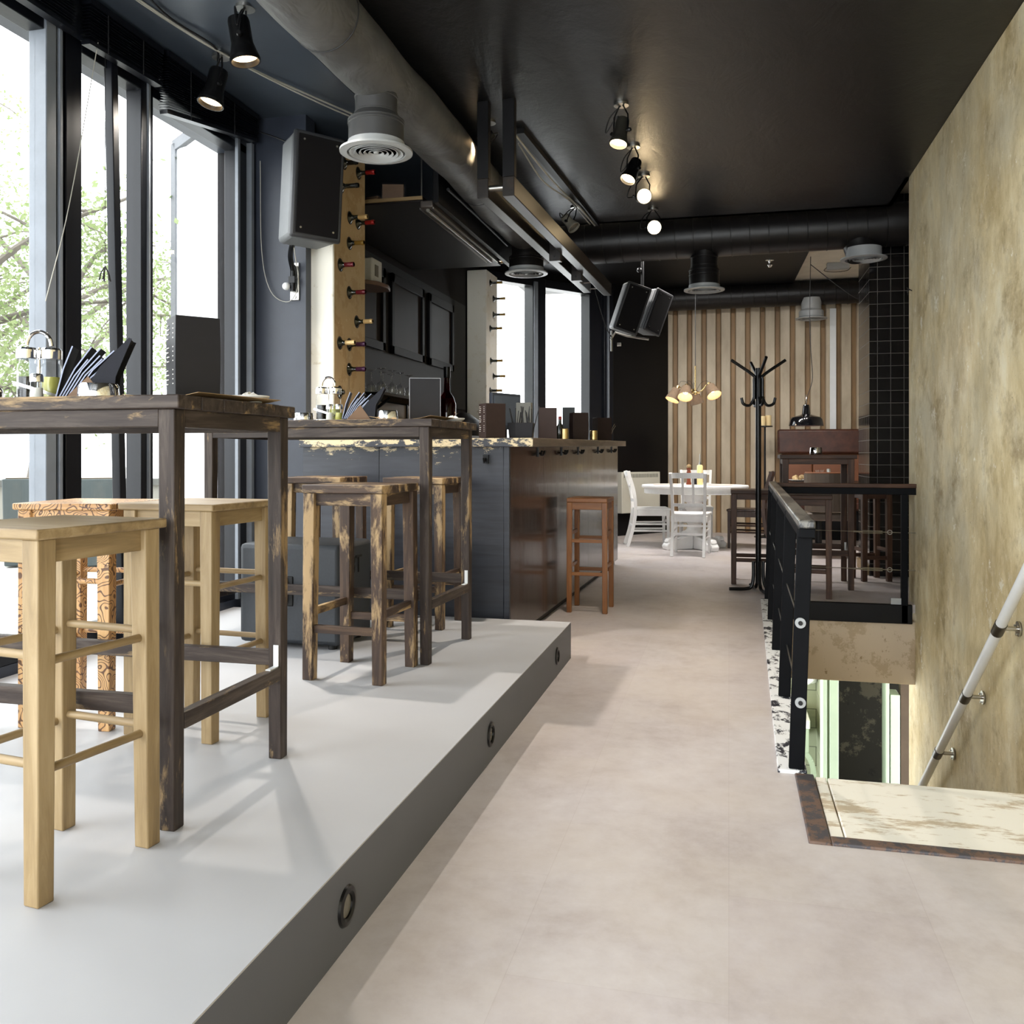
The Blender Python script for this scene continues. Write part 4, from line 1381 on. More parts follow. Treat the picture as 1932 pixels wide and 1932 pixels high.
def menu_box(label, loc, rz, w=0.11, d=0.10, h=0.215, m=None, group=None, flare=0.0, writing=True):
    """upright four sided menu stand"""
    t = thing('menu_box', label, 'menu holder', loc, rz, group)
    b = MB()
    n = 8
    vs, fs = [], []
    for i in range(n + 1):
        z = h * i / n
        k = 1 + flare * math.sin(PI * i / n) * 0.5
        for x, y in ((-w / 2, -d / 2), (w / 2, -d / 2), (w / 2 * 0.94, d / 2), (-w / 2 * 0.94, d / 2)):
            vs.append((x * k, y * k, z))
    for i in range(n):
        for j in range(4):
            fs.append((i * 4 + j, i * 4 + (j + 1) % 4, i * 4 + 4 + (j + 1) % 4, i * 4 + 4 + j))
    fs += [(3, 2, 1, 0), tuple(n * 4 + j for j in range(4))]
    b.add(vs, fs)
    b.build('card', m or CARD, t, smooth=False, bevel=0.0015)
    if writing:
        b = MB()
        for i in range(14):
            y = d * 0.32
            z = h * (0.9 - 0.055 * i)
            L = d * (0.10 + 0.12 * ((i * 37) % 10) / 10)
            if i % 5 != 4:
                b.box(-w / 2 - 0.0012, -w / 2 + 0.001, y - L, y, z, z + h * 0.012)
                b.box(-w / 2 - 0.0012, -w / 2 + 0.001, -d * 0.3, -d * 0.24, z, z + h * 0.012)
        b.build('lettering', PAPER, t, smooth=False)['kind'] = 'stuff'
    return t
def place_paper(label, loc, rz, w, d, curl=0.012):
    b = MB()
    n = 6
    vs, fs = [], []
    for i in range(n + 1):
        x = -w / 2 + w * i / n
        z = curl * (abs(2 * i / n - 1) ** 2.5)
        for y in (-d / 2, d / 2):
            vs += [(x, y, z), (x, y, z + 0.001)]
    for i in range(n):
        o, q = i * 4, i * 4 + 4
        fs += [(o, o + 2, q + 2, q), (o + 1, q + 1, q + 3, o + 3), (o, q, q + 1, o + 1), (o + 2, o + 3, q + 3, q + 2)]
    fs += [(0, 1, 3, 2), (n * 4, n * 4 + 2, n * 4 + 3, n * 4 + 1)]
    b.add(vs, fs)
    o = b.build('paper_mat', KRAFT, loc=loc)
    o.rotation_euler = (0, 0, rz)
    return tag(o, label, 'place mat')
def plate(label, loc, r, m=None, crumple=True):
    t = thing('plate', label, 'plate', loc)
    MB().lathe([(r * 0.6, 0), (r * 0.62, 0.002), (r * 0.9, 0.010), (r, 0.016), (r, 0.019), (r * 0.88, 0.013), (r * 0.6, 0.006), (0.001, 0.005)], 32).build('dish', m or WHITEMETAL, t)
    return t
def crumpled(label, loc, r):
    b = MB()
    pr = [(max(1e-5, r * math.sin(PI * i / 8)), r * 0.4 * (1 - math.cos(PI * i / 8))) for i in range(9)]
    b.lathe(pr, 14)
    rnd = random.Random(3)
    b.v = [(x * rnd.uniform(0.7, 1.25), y * rnd.uniform(0.7, 1.25), z * rnd.uniform(0.75, 1.2)) for x, y, z in b.v]
    return tag(b.build('paper_napkin', PAPER, loc=loc, smooth=False), label, 'napkin')

z1 = PZ + 1.05 + 0.0015
gt = 'metal ashtrays on the bar tables'
tin('shiny round ashtray beside the napkin holder, halfway along the nearest bar table', (-1.655, 2.09, z1), 0.054, 0.046, gt)
tin('shiny round ashtray at the window end of the nearest bar table', (-2.055, 2.12, z1), 0.050, 0.044, gt)
cruet('chrome cruet stand with dark vinegar bottle on the nearest bar table', (-1.915, 2.17, z1), R(28), 'cruet stands')
gs2 = 'salt and pepper shakers on the nearest bar table'
shaker('salt shaker with white filling in front of the cruet stand', (-1.835, 2.07, z1), SALT, gs2)
shaker('pepper shaker with pale filling beside the napkin holder', (-1.845, 2.25, z1), OIL, gs2)
napkins('napkin holder with fanned black napkins on the nearest bar table', (-1.765, 2.15, z1), R(30), 9, 1.12)
place_paper('brown paper mat under the big menu box on the nearest bar table', (-1.40, 2.20, z1 + 0.001), R(-6), 0.24, 0.36, 0.010)
menu_box('big charcoal menu box on the nearest bar table, against the window light', (-1.435, 2.19, z1 + 0.0025), R(49), 0.118, 0.105, 0.225, CARD, flare=0.05)
plate('small pale saucer beside the big menu box on the nearest bar table', (-1.335, 2.32, z1 + 0.003), 0.055)
crumpled('crumpled white napkin on the small saucer', (-1.335, 2.32, z1 + 0.009), 0.028)

z2 = PZ + 1.06 + 0.0015
tin('shiny round ashtray beside the flat menu stand on the second bar table', (-1.515, 3.84, z2), 0.048, 0.046, gt)
tin('shiny round ashtray behind the corner of the nearest bar table', (-1.94, 3.86, z2), 0.047, 0.040, gt)
cruet('chrome cruet stand in front of the white pillar face', (-1.815, 3.86, z2), R(10), 'cruet stands')
gs3 = 'shakers on the second bar table'
shaker('salt shaker in front of the pillar beside the cruet stand', (-1.775, 3.79, z2), SALT, gs3)
shaker('oil coloured shaker between cruet stand and fanned napkins', (-1.735, 3.80, z2), OIL, gs3)
napkins('napkin holder with pale edged napkins on the second bar table', (-1.675, 3.84, z2), R(18), 9, 0.95)
place_paper('curled brown paper mat on the second bar table', (-1.42, 3.98, z2 + 0.001), R(-4), 0.30, 0.40, 0.016)
t = thing('menu_stand', 'flat dark menu stand with pale rim on the second bar table', 'menu holder', (-1.41, 4.06, z2 + 0.0025), R(19))
MB().box(-0.072, 0.072, -0.006, 0.006, 0, 0.205).build('board', CARD, t, bevel=0.002)
MB().box(-0.072, 0.072, -0.03, 0.03, 0, 0.004).build('foot', CARD, t)
b = MB()
b.box(-0.0745, -0.072, -0.0065, 0.0065, 0, 0.2075).box(0.072, 0.0745, -0.0065, 0.0065, 0, 0.2075).box(-0.0745, 0.0745, -0.0065, 0.0065, 0.205, 0.2075)
b.build('rim', paint('clear_rim', s(150, 152, 158), 0.3), t)
plate('pale saucer near the corner of the second bar table', (-1.29, 4.12, z2), 0.058)
crumpled('crumpled white napkin on the saucer of the second bar table', (-1.29, 4.12, z2 + 0.006), 0.03)

# ------------------------------------------------------------------ things on the bar counter
gm = 'menu boxes along the counter'
def on_bar(y):
    return zt(y) + 0.002
menu_box('brown menu box near the counter corner, white lines printed on its side', (-1.335, 5.02, on_bar(5.03)), R(39), 0.125, 0.11, 0.197, CARDBROWN, gm)
menu_box('plain brown menu box between straw caddy and the smaller boxes', (-1.15, 5.75, on_bar(5.76)), R(11), 0.118, 0.10, 0.200, CARDBROWN, gm, writing=False)
menu_box('dark curved menu box, taller one of the two past the menu stack', (-1.12, 6.80, on_bar(6.81)), R(27), 0.12, 0.11, 0.205, CARDBROWN, gm, 0.08, False)
menu_box('dark menu box with pale side, at the far end of the counter', (-1.10, 7.95, on_bar(7.96)), R(32), 0.135, 0.12, 0.200, CARDBROWN, gm, 0.06, False)
t = menu_box('grey upright menu box behind the straw caddy, against the window', (-1.30, 5.72, on_bar(5.72)), R(0), 0.10, 0.06, 0.235, paint('grey_card', s(96, 96, 90), 0.6), gm, writing=False)
t = menu_box('greenish black menu board standing behind the taller curved box', (-1.24, 7.05, on_bar(7.05)), R(0), 0.10, 0.03, 0.26, paint('green_black_card', s(36, 44, 42), 0.5), gm, writing=False)
cd = thing('straw_caddy', 'black caddy holding black drinking straws on the counter', 'straw holder', (-1.185, 5.13, on_bar(5.13)), R(6))
b = MB().box(-0.075, 0.075, -0.05, 0.05, 0, 0.088, bot=0.9)
b.build('box', CARD, cd, bevel=0.002)
rnd = random.Random(5)
for i in range(22):
    x = rnd.uniform(-0.04, 0.065)
    y = rnd.uniform(-0.03, 0.03)
    lx, ly = rnd.uniform(-0.02, 0.02), rnd.uniform(-0.02, 0.02)
    if i < 3:
        x, lx = -0.045 + 0.006 * i, -0.03
    if i == 21:
        x, lx = 0.068, 0.04
    MB().cyl((x, y, 0.03), (x + lx, y + ly, rnd.uniform(0.15, 0.185)), 0.0025, n=6).build('straw', CABLEBLACK, cd)
mo = thing('till_monitor', 'grey backed till monitor behind the counter corner', 'monitor', (-1.56, 6.25, on_bar(6.25)), R(64))
MB().box(-0.16, 0.16, -0.012, 0.02, 0.07, 0.33).build('screen', paint('monitor_shell', s(84, 90, 102), 0.4), mo, bevel=0.006)
MB().box(-0.14, 0.14, -0.016, -0.012, 0.1, 0.31).build('panel', paint('monitor_panel', s(120, 130, 146), 0.25), mo)
b = MB().box(-0.02, 0.02, 0.0, 0.03, 0.0, 0.12).box(-0.09, 0.09, -0.06, 0.09, 0.0, 0.012)
b.build('stand', CARD, mo, bevel=0.004)
for i, (x, y) in enumerate(((-1.16, 6.42), (-1.07, 7.25))):
    tag(MB().lathe([(0.028, 0), (0.03, 0.003), (0.03, 0.075), (0.026, 0.078), (0.026, 0.02), (0.001, 0.02)], 20).build('candle_cup', BRASS, loc=(x, y, on_bar(y))), ('little brass cup between the brown box and the curved menu boxes', 'little brass cup between the last two menu boxes')[i], 'cup', 'brass cups on the counter')
sb = thing('sauce_bottle', 'small dark sauce bottle with red top behind the menu boxes', 'bottle', (-1.20, 6.45, on_bar(6.45)))
MB().lathe([(0.024, 0), (0.026, 0.004), (0.026, 0.09), (0.012, 0.12), (0.011, 0.15)], 18).build('body', BOTTLE, sb)
MB().lathe([(0.013, 0.145), (0.013, 0.168), (0.001, 0.17)], 16).build('cap', paint('red_cap', s(150, 30, 26), 0.4), sb)
b = MB()
for i in range(7):
    a = rnd.uniform(0, 6)
    b.tube(bez([(0, 0, 0), (0.02 * math.cos(a), 0.02 * math.sin(a), rnd.uniform(0.05, 0.12)), (0.05 * math.cos(a), 0.05 * math.sin(a), rnd.uniform(0.02, 0.16))], 4), 0.0018, 5)
tag(b.build('dried_twig', paint('dry_twig', s(176, 164, 140), 0.7), loc=(-1.06, 8.22, on_bar(8.22))), 'little spray of dried twigs at the end of the counter', 'twigs')

# ------------------------------------------------------------------ behind the bar
sh = thing('glass_shelf', 'dark bracket shelf behind the bar carrying upturned wine glasses', 'shelf', (-2.88, 6.45, 1.56))
MB().box(0.002, 0.30, 0.0, 1.4, 0, 0.025).build('board', BLACK, sh, bevel=0.003)
for y in (0.25, 1.3):
    b = MB().bar((0.012, y, -0.2), (0.012, y, 0.0), 0.02, 0.02).bar((0.012, y, -0.19), (0.26, y, -0.005), 0.02, 0.02)
    b.build('bracket', BLACKMETAL, sh)
gg = 'upturned wine glasses on the shelf behind the bar'
def wine_glass(label, loc, k=1.0):
    t = thing('wine_glass', label, 'wine glass', loc, 0, gg)
    MB().lathe([(0.036 * k, 0.0), (0.042 * k, 0.035), (0.036 * k, 0.075), (0.008, 0.10), (0.004, 0.112), (0.004, 0.185), (0.012, 0.192), (0.036, 0.197), (0.036, 0.199), (0.001, 0.199)], 20).build('glass', STEMGLASS, t)
    return t
spots = [(6.56, 0.07), (6.66, 0.2), (6.75, 0.08), (6.85, 0.22), (6.95, 0.1), (7.06, 0.21), (7.18, 0.08), (7.30, 0.2)]
pos = ['closest to the ochre pillar', 'second from the ochre pillar', 'third from the ochre pillar', 'fourth from the ochre pillar', 'fifth from the ochre pillar', 'sixth from the ochre pillar', 'second from the far end of its shelf', 'at the far end of its shelf']
for (y, x), p in zip(spots, pos):
    wine_glass('upturned stemmed wine glass on the shelf, ' + p, (-2.88 + x, y, 1.5855))
cb = thing('back_counter', 'dark back counter along the wall behind the bar', 'counter', (-2.88, 5.9, 0))
MB().box(0.004, 0.5, 0, 3.6, 0, 1.24).build('body', BLACK, cb)
MB().box(0.004, 0.53, -0.01, 3.61, 1.24, 1.28).build('worktop', BARTOP, cb, bevel=0.003)
MB().box(0.004, 0.010, 0, 3.6, 1.29, 1.55).build('splashback', paint('splashback_tile', s(150, 128, 98), 0.35), cb)
gb = 'tumblers standing on the back counter'
pl = ['first of the row', 'second of the row', 'third of the row', 'fourth of the row', 'fifth of the row', 'last of the row']
for i in range(6):
    t = tag(MB().lathe([(0.026, 0.0), (0.034, 0.095), (0.032, 0.095), (0.025, 0.006), (0.001, 0.006)], 18).build('tumbler', STEMGLASS, loc=(-2.72 + 0.05 * (i % 2), 6.95 + 0.1 * i, 1.282)), 'clear tumbler on the back counter, ' + pl[i] + ' from the pillar', 'tumbler', gb)
bo = thing('demijohn', 'big bottle with dark red drink behind the glass shelf', 'bottle', (-2.44, 7.62, 1.282))
MB().lathe([(0.075, 0), (0.08, 0.01), (0.08, 0.27), (0.06, 0.33), (0.028, 0.38), (0.024, 0.5), (0.024, 0.52)], 24).build('body', thin_glass('red_glass', (0.28, 0.03, 0.03, 1), 1.45), bo)
MB().lathe([(0.073, 0.01), (0.076, 0.02), (0.076, 0.26), (0.05, 0.32), (0.001, 0.32)], 24).build('filling', paint('red_drink', s(96, 14, 14), 0.3), bo)
MB().lathe([(0.027, 0.5), (0.03, 0.51), (0.03, 0.6), (0.001, 0.605)], 20).build('stopper', BLACKMETAL, bo)
for i, (y, x, h) in enumerate(((8.0, 0.25, 0.3), (8.12, 0.33, 0.24), (8.22, 0.22, 0.28))):
    t = thing('liquor_bottle', ('tall clear bottle at the end of the back counter', 'short clear bottle beside the till', 'clear round bottle next to the tall clear one')[i], 'bottle', (-2.88 + x, y, 1.282))
    MB().lathe([(0.036, 0), (0.04, 0.005), (0.04, h * 0.55), (0.014, h * 0.75), (0.013, h)], 20).build('body', CLEAR, t)
    MB().lathe([(0.036, 0.004), (0.036, h * 0.4), (0.001, h * 0.4)], 18).build('filling', paint('amber_drink', s(150, 96, 40), 0.3), t)
fd = thing('hood_fold', 'dark folded cloth lying over the rear counter equipment', 'cloth', (-2.62, 8.75, 1.281))
MB().lathe([(0.24, 0), (0.23, 0.05), (0.16, 0.17), (0.06, 0.24), (0.001, 0.25)], 28, None, 0.9, 1.5).build('fold', BLACK, fd)
# framed dark panels of the wall behind the bar
pn = thing('wall_panelling', 'glossy dark brown framed panels on the wall behind the bar', 'panelling', (-2.878, 6.2, 0))
PANEL = paint('glossy_brown_panel', s(34, 25, 19), 0.35, 0, 0.15, 3, 0.05, 0.15)
b = MB().box(0, 0.02, 0, 3.4, 1.60, 2.76)
b.build('backing', BLACK, pn)
for y0, y1 in ((0.12, 0.95), (1.1, 1.95), (2.1, 2.9)):
    MB().box(0.02, 0.026, y0 + 0.06, y1 - 0.06, 2.05, 2.6).build('panel', PANEL, pn)
    b = MB().box(0.02, 0.045, y0, y0 + 0.06, 1.98, 2.68).box(0.02, 0.045, y1 - 0.06, y1, 1.98, 2.68).box(0.02, 0.045, y0, y1, 1.98, 2.05).box(0.02, 0.045, y0, y1, 2.6, 2.68)
    b.build('frame', BLACK, pn, bevel=0.003)
wb = thing('wall_box', 'white boxed wall device with grey display over a rounded bracket shelf', 'wall device', (-2.78, 6.62, 2.46))
MB().box(-0.05, 0.05, -0.02, 0.19, 0.0, 0.2).build('case', WHITEMETAL, wb, bevel=0.012)
MB().box(0.05, 0.054, 0.03, 0.10, 0.06, 0.15).build('display', paint('display_grey', s(126, 122, 112), 0.3), wb)
b = MB().prism([(-0.098, -0.15), (0.05, -0.15), (0.12, -0.05), (0.14, 0.1), (0.1, 0.24), (-0.098, 0.24)], -0.035, -0.003)
b.build('shelf', paint('bracket_shelf', s(120, 96, 84), 0.4), wb, bevel=0.004)

# ------------------------------------------------------------------ recessed lights in the platform edge
gr = 'recessed ring lights in the platform edge'
for (y, z), lab in zip(((1.856, 0.093), (3.102, 0.098), (4.379, 0.10)), ('recessed ring light in the platform edge, the largest looking one', 'recessed ring light in the platform edge, between the other two', 'recessed ring light in the platform edge, beside the platform corner')):
    t = thing('step_light', lab, 'recessed light', (-0.830, y, z), 0, gr)
    M = Matrix.Rotation(R(90), 4, 'Y')
    MB().lathe([(0.024, -0.012), (0.026, 0.004), (0.032, 0.008), (0.042, 0.006), (0.045, 0.0)], 36, M).build('ring', BLACKMETAL, t)
    MB().lathe([(0.001, -0.001), (0.015, -0.001), (0.025, 0.0005)], 28, M).build('lens', STEPLENS, t)

# ------------------------------------------------------------------ stair railing
rl = thing('stair_railing', 'black steel railing with worn metal handrail and tension wires round the stairwell', 'railing', (0, 0, 0))
RAILTOP = m_peeling('worn_rail_top', s(62, 62, 64), s(120, 118, 112), s(36, 36, 38), 7, 0.28, 0.52, (1, 0.3, 1))
STEELBLACK = paint('railing_black', s(12, 13, 16), 0.55, 0, 0.2, 10, 0.05, 0.08)
def rx(y):
    return 0.228 + (y - 3.25) * 0.016
PY = (3.25, 4.21, 5.20, 6.15, 7.02)
for y in PY:
    x = rx(y)
    MB().bar((x, y, 0.0125), (x + 0.028, y, 0.845 + (y - 3.25) * 0.006), 0.052, 0.02, (0, 1, 0)).build('post', STEELBLACK, rl, bevel=0.003)
b = MB().bar((rx(3.2) + 0.032, 3.2, 0.862), (rx(7.05) + 0.032, 7.05, 0.885), 0.054, 0.028)
b.build('handrail', RAILTOP, rl, bevel=0.006)['label'] = 'handrail with shiny worn metal top'
MB().bar((rx(3.2) + 0.032, 3.2, 0.832), (rx(7.05) + 0.032, 7.05, 0.855), 0.055, 0.032).build('under_rail', STEELBLACK, rl, bevel=0.003)
MB().bar((rx(7.05) + 0.03, 7.04, 0.875), (1.327, 7.04, 0.872), 0.06, 0.03).build('cross_rail_cap', W('brown', 'x'), rl, bevel=0.003)
MB().bar((rx(7.05) + 0.06, 7.045, 0.835), (1.325, 7.045, 0.832), 0.045, 0.05).build('cross_rail', STEELBLACK, rl, bevel=0.003)
MB().box(1.225, 1.27, 7.02, 7.065, -0.13, 0.81).build('post', STEELBLACK, rl, bevel=0.003)
WIRE = metal('steel_wire', s(168, 166, 160), 0.3)
for z in (0.245, 0.52):
    b = MB().cyl((rx(3.25) + 0.01, 3.25, z), (rx(7.02) + 0.01, 7.02, z), 0.0028, n=6)
    b.build('wire', WIRE, rl)
    b = MB()
    zx = z + 0.02
    b.cyl((rx(7.02) + 0.02, 7.05, zx), (1.33, 7.05, zx - 0.012), 0.0028, n=6)
    b.build('wire', WIRE, rl)
    b = MB()
    for sg in (-1, 1):
        b.cyl((0.96, 7.05, zx - 0.009 + sg * 0.009), (1.10, 7.05, zx - 0.010 + sg * 0.009), 0.0025, n=6)
    b.tube([(1.15 + 0.016 * math.cos(2 * PI * i / 12), 7.05, zx - 0.01 + 0.016 * math.sin(2 * PI * i / 12)) for i in range(12)], 0.003, 6, True)
    b.cyl((0.9, 7.05, zx - 0.008), (0.96, 7.05, zx - 0.009), 0.006, n=8)
    b.build('turnbuckle', WIRE, rl)
    b = MB().cyl((rx(3.25) + 0.012, 3.24, z), (rx(3.25) + 0.012, 3.231, z), 0.018, n=20)
    q = b.build('wire_washer', DIFFUSER, rl)
    MB().cyl((rx(3.25) + 0.012, 3.2315, z), (rx(3.25) + 0.012, 3.226, z), 0.008, n=8).build('nut', RUBBER, q)
b = MB()
b.box(1.155, 1.225, 7.03, 7.05, 0.0, 0.05)
b.build('foot_plate', DIFFUSER, rl)
KERB = m_peeling('worn_white_kerb', s(238, 240, 242), s(34, 36, 48), s(236, 238, 240), 13, 0.5, 0.54, (1, 0.6, 1))
kb = MB()
kb.add([(0.165, 3.23, 0), (0.262, 3.23, 0), (0.31, 7.05, 0), (0.235, 7.05, 0), (0.165, 3.23, 0.012), (0.262, 3.23, 0.012), (0.31, 7.05, 0.012), (0.235, 7.05, 0.012)], [(4, 5, 6, 7), (0, 1, 5, 4), (1, 2, 6, 5), (2, 3, 7, 6), (3, 0, 4, 7)])
tag(kb.build('kerb_strip', KERB, smooth=False, bevel=0.003), 'flaking white painted kerb strip under the stair railing', 'kerb strip')

# wall handrail
hr = thing('wall_handrail', 'white tube handrail with dark collars going down the stained wall', 'handrail', (0, 0, 0))
def hp(y):
    return Vector((1.235, y, 0.285 - 0.788 * (y - 4.63)))
MB().cyl(hp(3.0), hp(7.0), 0.0245, n=24).build('tube', WHITEMETAL, hr)
for y in (4.63, 5.24, 5.89):
    d = (hp(5) - hp(4)).normalized()
    MB().cyl(hp(y) - d * 0.045, hp(y) + d * 0.045, 0.0275, n=24).build('collar', paint('collar_grey', s(74, 70, 66), 0.3, 0.7), hr)
    p = hp(y)
    b = MB().cyl(p, p + Vector((0.085, 0, 0)), 0.011, n=12)
    b.cyl(p + Vector((0.078, 0, 0)), p + Vector((0.085, 0, 0)), 0.036, n=20)
    for a in range(3):
        q = p + Vector((0.077, 0.026 * math.cos(a * 2.1 + 0.5), 0.026 * math.sin(a * 2.1 + 0.5)))
        b.cyl(q, q - Vector((0.008, 0, 0)), 0.005, n=8)
    b.build('wall_bracket', STEEL, hr)
hk = MB().tube([(1.327, 7.18, 2.32), (1.30, 7.18, 2.335), (1.29, 7.175, 2.345)], 0.004, 6)
hk.tube([(1.30, 7.18, 2.335), (1.297, 7.19, 2.29)], 0.003, 6).tube([(1.307, 7.18, 2.33), (1.285, 7.13, 2.30), (1.28, 7.1, 2.315)], 0.003, 6)
tag(hk.build('wire_hook', CABLEBLACK), 'bent bit of wire sticking out at the edge of the stained wall', 'wire')
# ------------------------------------------------------------------ coat stand
ct = thing('coat_stand', 'tall black metal coat stand with bent arms beside the stair railing', 'coat stand', (0.232, 7.50, 0))
MB().cyl((0, 0, 0.06), (0, 0, 1.80), 0.022, n=20).build('pole', BLACKMETAL, ct)
for k in range(4):
    a = k * PI / 2 + R(14)
    c, sn = math.cos(a), math.sin(a)
    f = lambda r, z: (r * c, r * sn, z)
    MB().tube(bez([f(0.04, 0.24), f(0.04, 0.12), f(0.055, 0.04), f(0.10, 0.018), f(0.235, 0.018)], 6), 0.0135, 10).build('foot', BLACKMETAL, ct)
    MB().tube(bez([f(0.034, 1.55), f(0.034, 1.70), f(0.045, 1.745), f(0.22, 1.865)], 6), 0.0125, 10).build('arm', BLACKMETAL, ct)
    MB().tube(bez([f(0.034, 1.64), f(0.036, 1.56), f(0.07, 1.50), f(0.12, 1.51), f(0.137, 1.56)], 6), 0.0115, 10).build('hook', BLACKMETAL, ct)

# ------------------------------------------------------------------ white dining table and chairs
RT = (-0.39, 10.72)
dt = thing('dining_table', 'white oval pedestal dining table with carved base below the shaded lamp', 'table', (RT[0], RT[1], 0), R(-4))
MB().lathe([(0.001, 0.708), (0.97, 0.708), (1.0, 0.722), (1.0, 0.738), (0.985, 0.748), (0.001, 0.75)], 56, None, 0.62, 0.46).build('tabletop', WHITEPAINT, dt)
MB().lathe([(0.93, 0.645), (0.95, 0.65), (0.95, 0.71), (0.001, 0.71)], 48, None, 0.62, 0.46).build('apron', WHITEPAINT, dt)
MB().lathe([(0.15, 0.16), (0.16, 0.19), (0.10, 0.22), (0.075, 0.27), (0.09, 0.30), (0.06, 0.34), (0.075, 0.42), (0.11, 0.47), (0.075, 0.5), (0.09, 0.54), (0.14, 0.56), (0.14, 0.65)], 32).build('pedestal', WHITEPAINT, dt)
for k in range(4):
    a = k * PI / 2 + R(40)
    prof = [(0.05, 0.0), (0.40, 0.0), (0.42, 0.05), (0.38, 0.09), (0.33, 0.085), (0.28, 0.12), (0.20, 0.135), (0.05, 0.18)]
    M = Matrix.Rotation(a, 4, 'Z') @ Matrix.Rotation(R(90), 4, 'X')
    b = MB().prism(prof, -0.055, 0.055, M)
    b.prism([(0.30, 0.085), (0.40, 0.085), (0.38, 0.13), (0.32, 0.14)], -0.04, 0.04, M)
    b.build('foot', WHITEPAINT, dt, bevel=0.012)

def chair(label, loc, rz, m, group=None, w=0.43, cat='chair'):
    """faces -Y: the back is at +Y"""
    t = thing('dining_chair', label, cat, loc, rz, group)
    MB().prism([(-w / 2, -0.22), (w / 2, -0.22), (w / 2 - 0.03, 0.19), (-w / 2 + 0.03, 0.19)], 0.435, 0.462).build('seat', m, t, bevel=0.008)
    b = MB().box(-w / 2 + 0.03, w / 2 - 0.03, -0.2, -0.178, 0.37, 0.435).box(-w / 2 + 0.04, w / 2 - 0.04, 0.16, 0.18, 0.37, 0.435)
    b.box(-w / 2 + 0.02, -w / 2 + 0.04, -0.19, 0.17, 0.37, 0.435).box(w / 2 - 0.04, w / 2 - 0.02, -0.19, 0.17, 0.37, 0.435)
    b.build('seat_rail', m, t, bevel=0.003)
    for sx in (-1, 1):
        x = sx * (w / 2 - 0.03)
        MB().bar((x, -0.195, 0), (x, -0.19, 0.436), 0.028, 0.028, (0, 1, 0), 0.04, 0.04).build('leg', m, t, bevel=0.004)
        xs = sx * (w / 2 - 0.045)
        pts = bez([(xs, 0.29, 0.0), (xs, 0.225, 0.22), (xs, 0.195, 0.44), (sx * (w / 2 - 0.04), 0.215, 0.66), (sx * (w / 2 - 0.03), 0.285, 0.90)], 5)
        b = MB()
        for p, q in zip(pts, pts[1:]):
            b.bar(p, q + (q - p) * 0.04, 0.03, 0.038, (0, 1, 0))
        b.build('leg', m, t)
    def curve(z, y, hh, nm, bow=0.02):
        b = MB()
        xw = w / 2 - 0.045
        ps = [(-xw + 2 * xw * i / 8, y + bow * (1 - (2 * i / 8 - 1) ** 2), z) for i in range(9)]
        for p, q in zip(ps, ps[1:]):
            b.bar(p, q, 0.018, hh)
        b.build(nm, m, t)
    curve(0.875, 0.265, 0.06, 'top_rail')
    curve(0.735, 0.228, 0.022, 'back_rail')
    curve(0.555, 0.20, 0.035, 'back_rail')
    for x in (-0.055, 0.055):
        MB().bar((x, 0.218, 0.56), (x, 0.285, 0.86), 0.026, 0.012, (0, 1, 0)).build('back_slat', m, t)
    for z in (0.19, 0.27):
        for sx in (-1, 1):
            MB().cyl((sx * (w / 2 - 0.03), -0.19, z), (sx * (w / 2 - 0.045), 0.23 - (z - 0.2) * 0.3, z), 0.011, n=8).build('stretcher', m, t)
    MB().bar((-w / 2 + 0.05, 0.22, 0.24), (w / 2 - 0.05, 0.22, 0.24), 0.018, 0.024).build('stretcher', m, t)
    MB().bar((-w / 2 + 0.03, -0.19, 0.30), (w / 2 - 0.03, -0.19, 0.30), 0.018, 0.024).build('stretcher', m, t)
    return t
gc = 'white wooden chairs round the oval table'
chair('white wooden chair with its back toward the viewer at the oval table', (-0.41, 10.08, 0), R(176), WHITEPAINT, gc)
chair('white wooden chair seen from the side, between counter and oval table', (-0.93, 10.98, 0), R(102), WHITEPAINT, gc)
chair('white wooden chair on the wall side of the oval table, mostly hidden', (-0.40, 11.42, 0), R(2), WHITEPAINT, gc)
BROWNCHAIR = wood('brown_chair', 'z', s(36, 26, 22), s(60, 44, 36), s(84, 62, 50), 0.4, 12)
chair('dark brown wooden chair between the oval table and the coat stand', (0.22, 11.0, 0), R(-98), BROWNCHAIR)

# on the white table
pm = thing('pepper_mill', 'tall reddish wooden pepper mill with pale knob on the oval table', 'pepper mill', (-0.452, 10.60, 0.75))
MB().lathe([(0.030, 0), (0.031, 0.015), (0.024, 0.04), (0.022, 0.10), (0.026, 0.15), (0.019, 0.165), (0.025, 0.18), (0.026, 0.195), (0.001, 0.196)], 24).build('body', wood('mill_red', 'z', s(92, 44, 28), s(118, 58, 38), s(138, 74, 50), 0.3, 20), pm)
MB().lathe([(0.018, 0.194), (0.027, 0.205), (0.028, 0.222), (0.018, 0.234), (0.006, 0.238), (0.006, 0.25), (0.001, 0.251)], 24).build('knob', W('tan', 'z'), pm)
pb = thing('oil_pourer', 'pale yellow bottle with steel pourer on the oval table', 'bottle', (-0.325, 10.62, 0.75))
MB().lathe([(0.033, 0), (0.035, 0.005), (0.035, 0.215), (0.030, 0.228), (0.012, 0.235)], 28).build('body', paint('pale_yellow_oil', s(240, 222, 160), 0.2, 0, 0.05, 4, 0), pb)
MB().lathe([(0.014, 0.23), (0.013, 0.25), (0.006, 0.27), (0.005, 0.36), (0.001, 0.362)], 16).build('pourer', STEEL, pb)
rk = thing('napkin_bundle', 'small dark bundle of wrapped cutlery between mill and bottle', 'cutlery bundle', (-0.39, 10.72, 0.75))
b = MB()
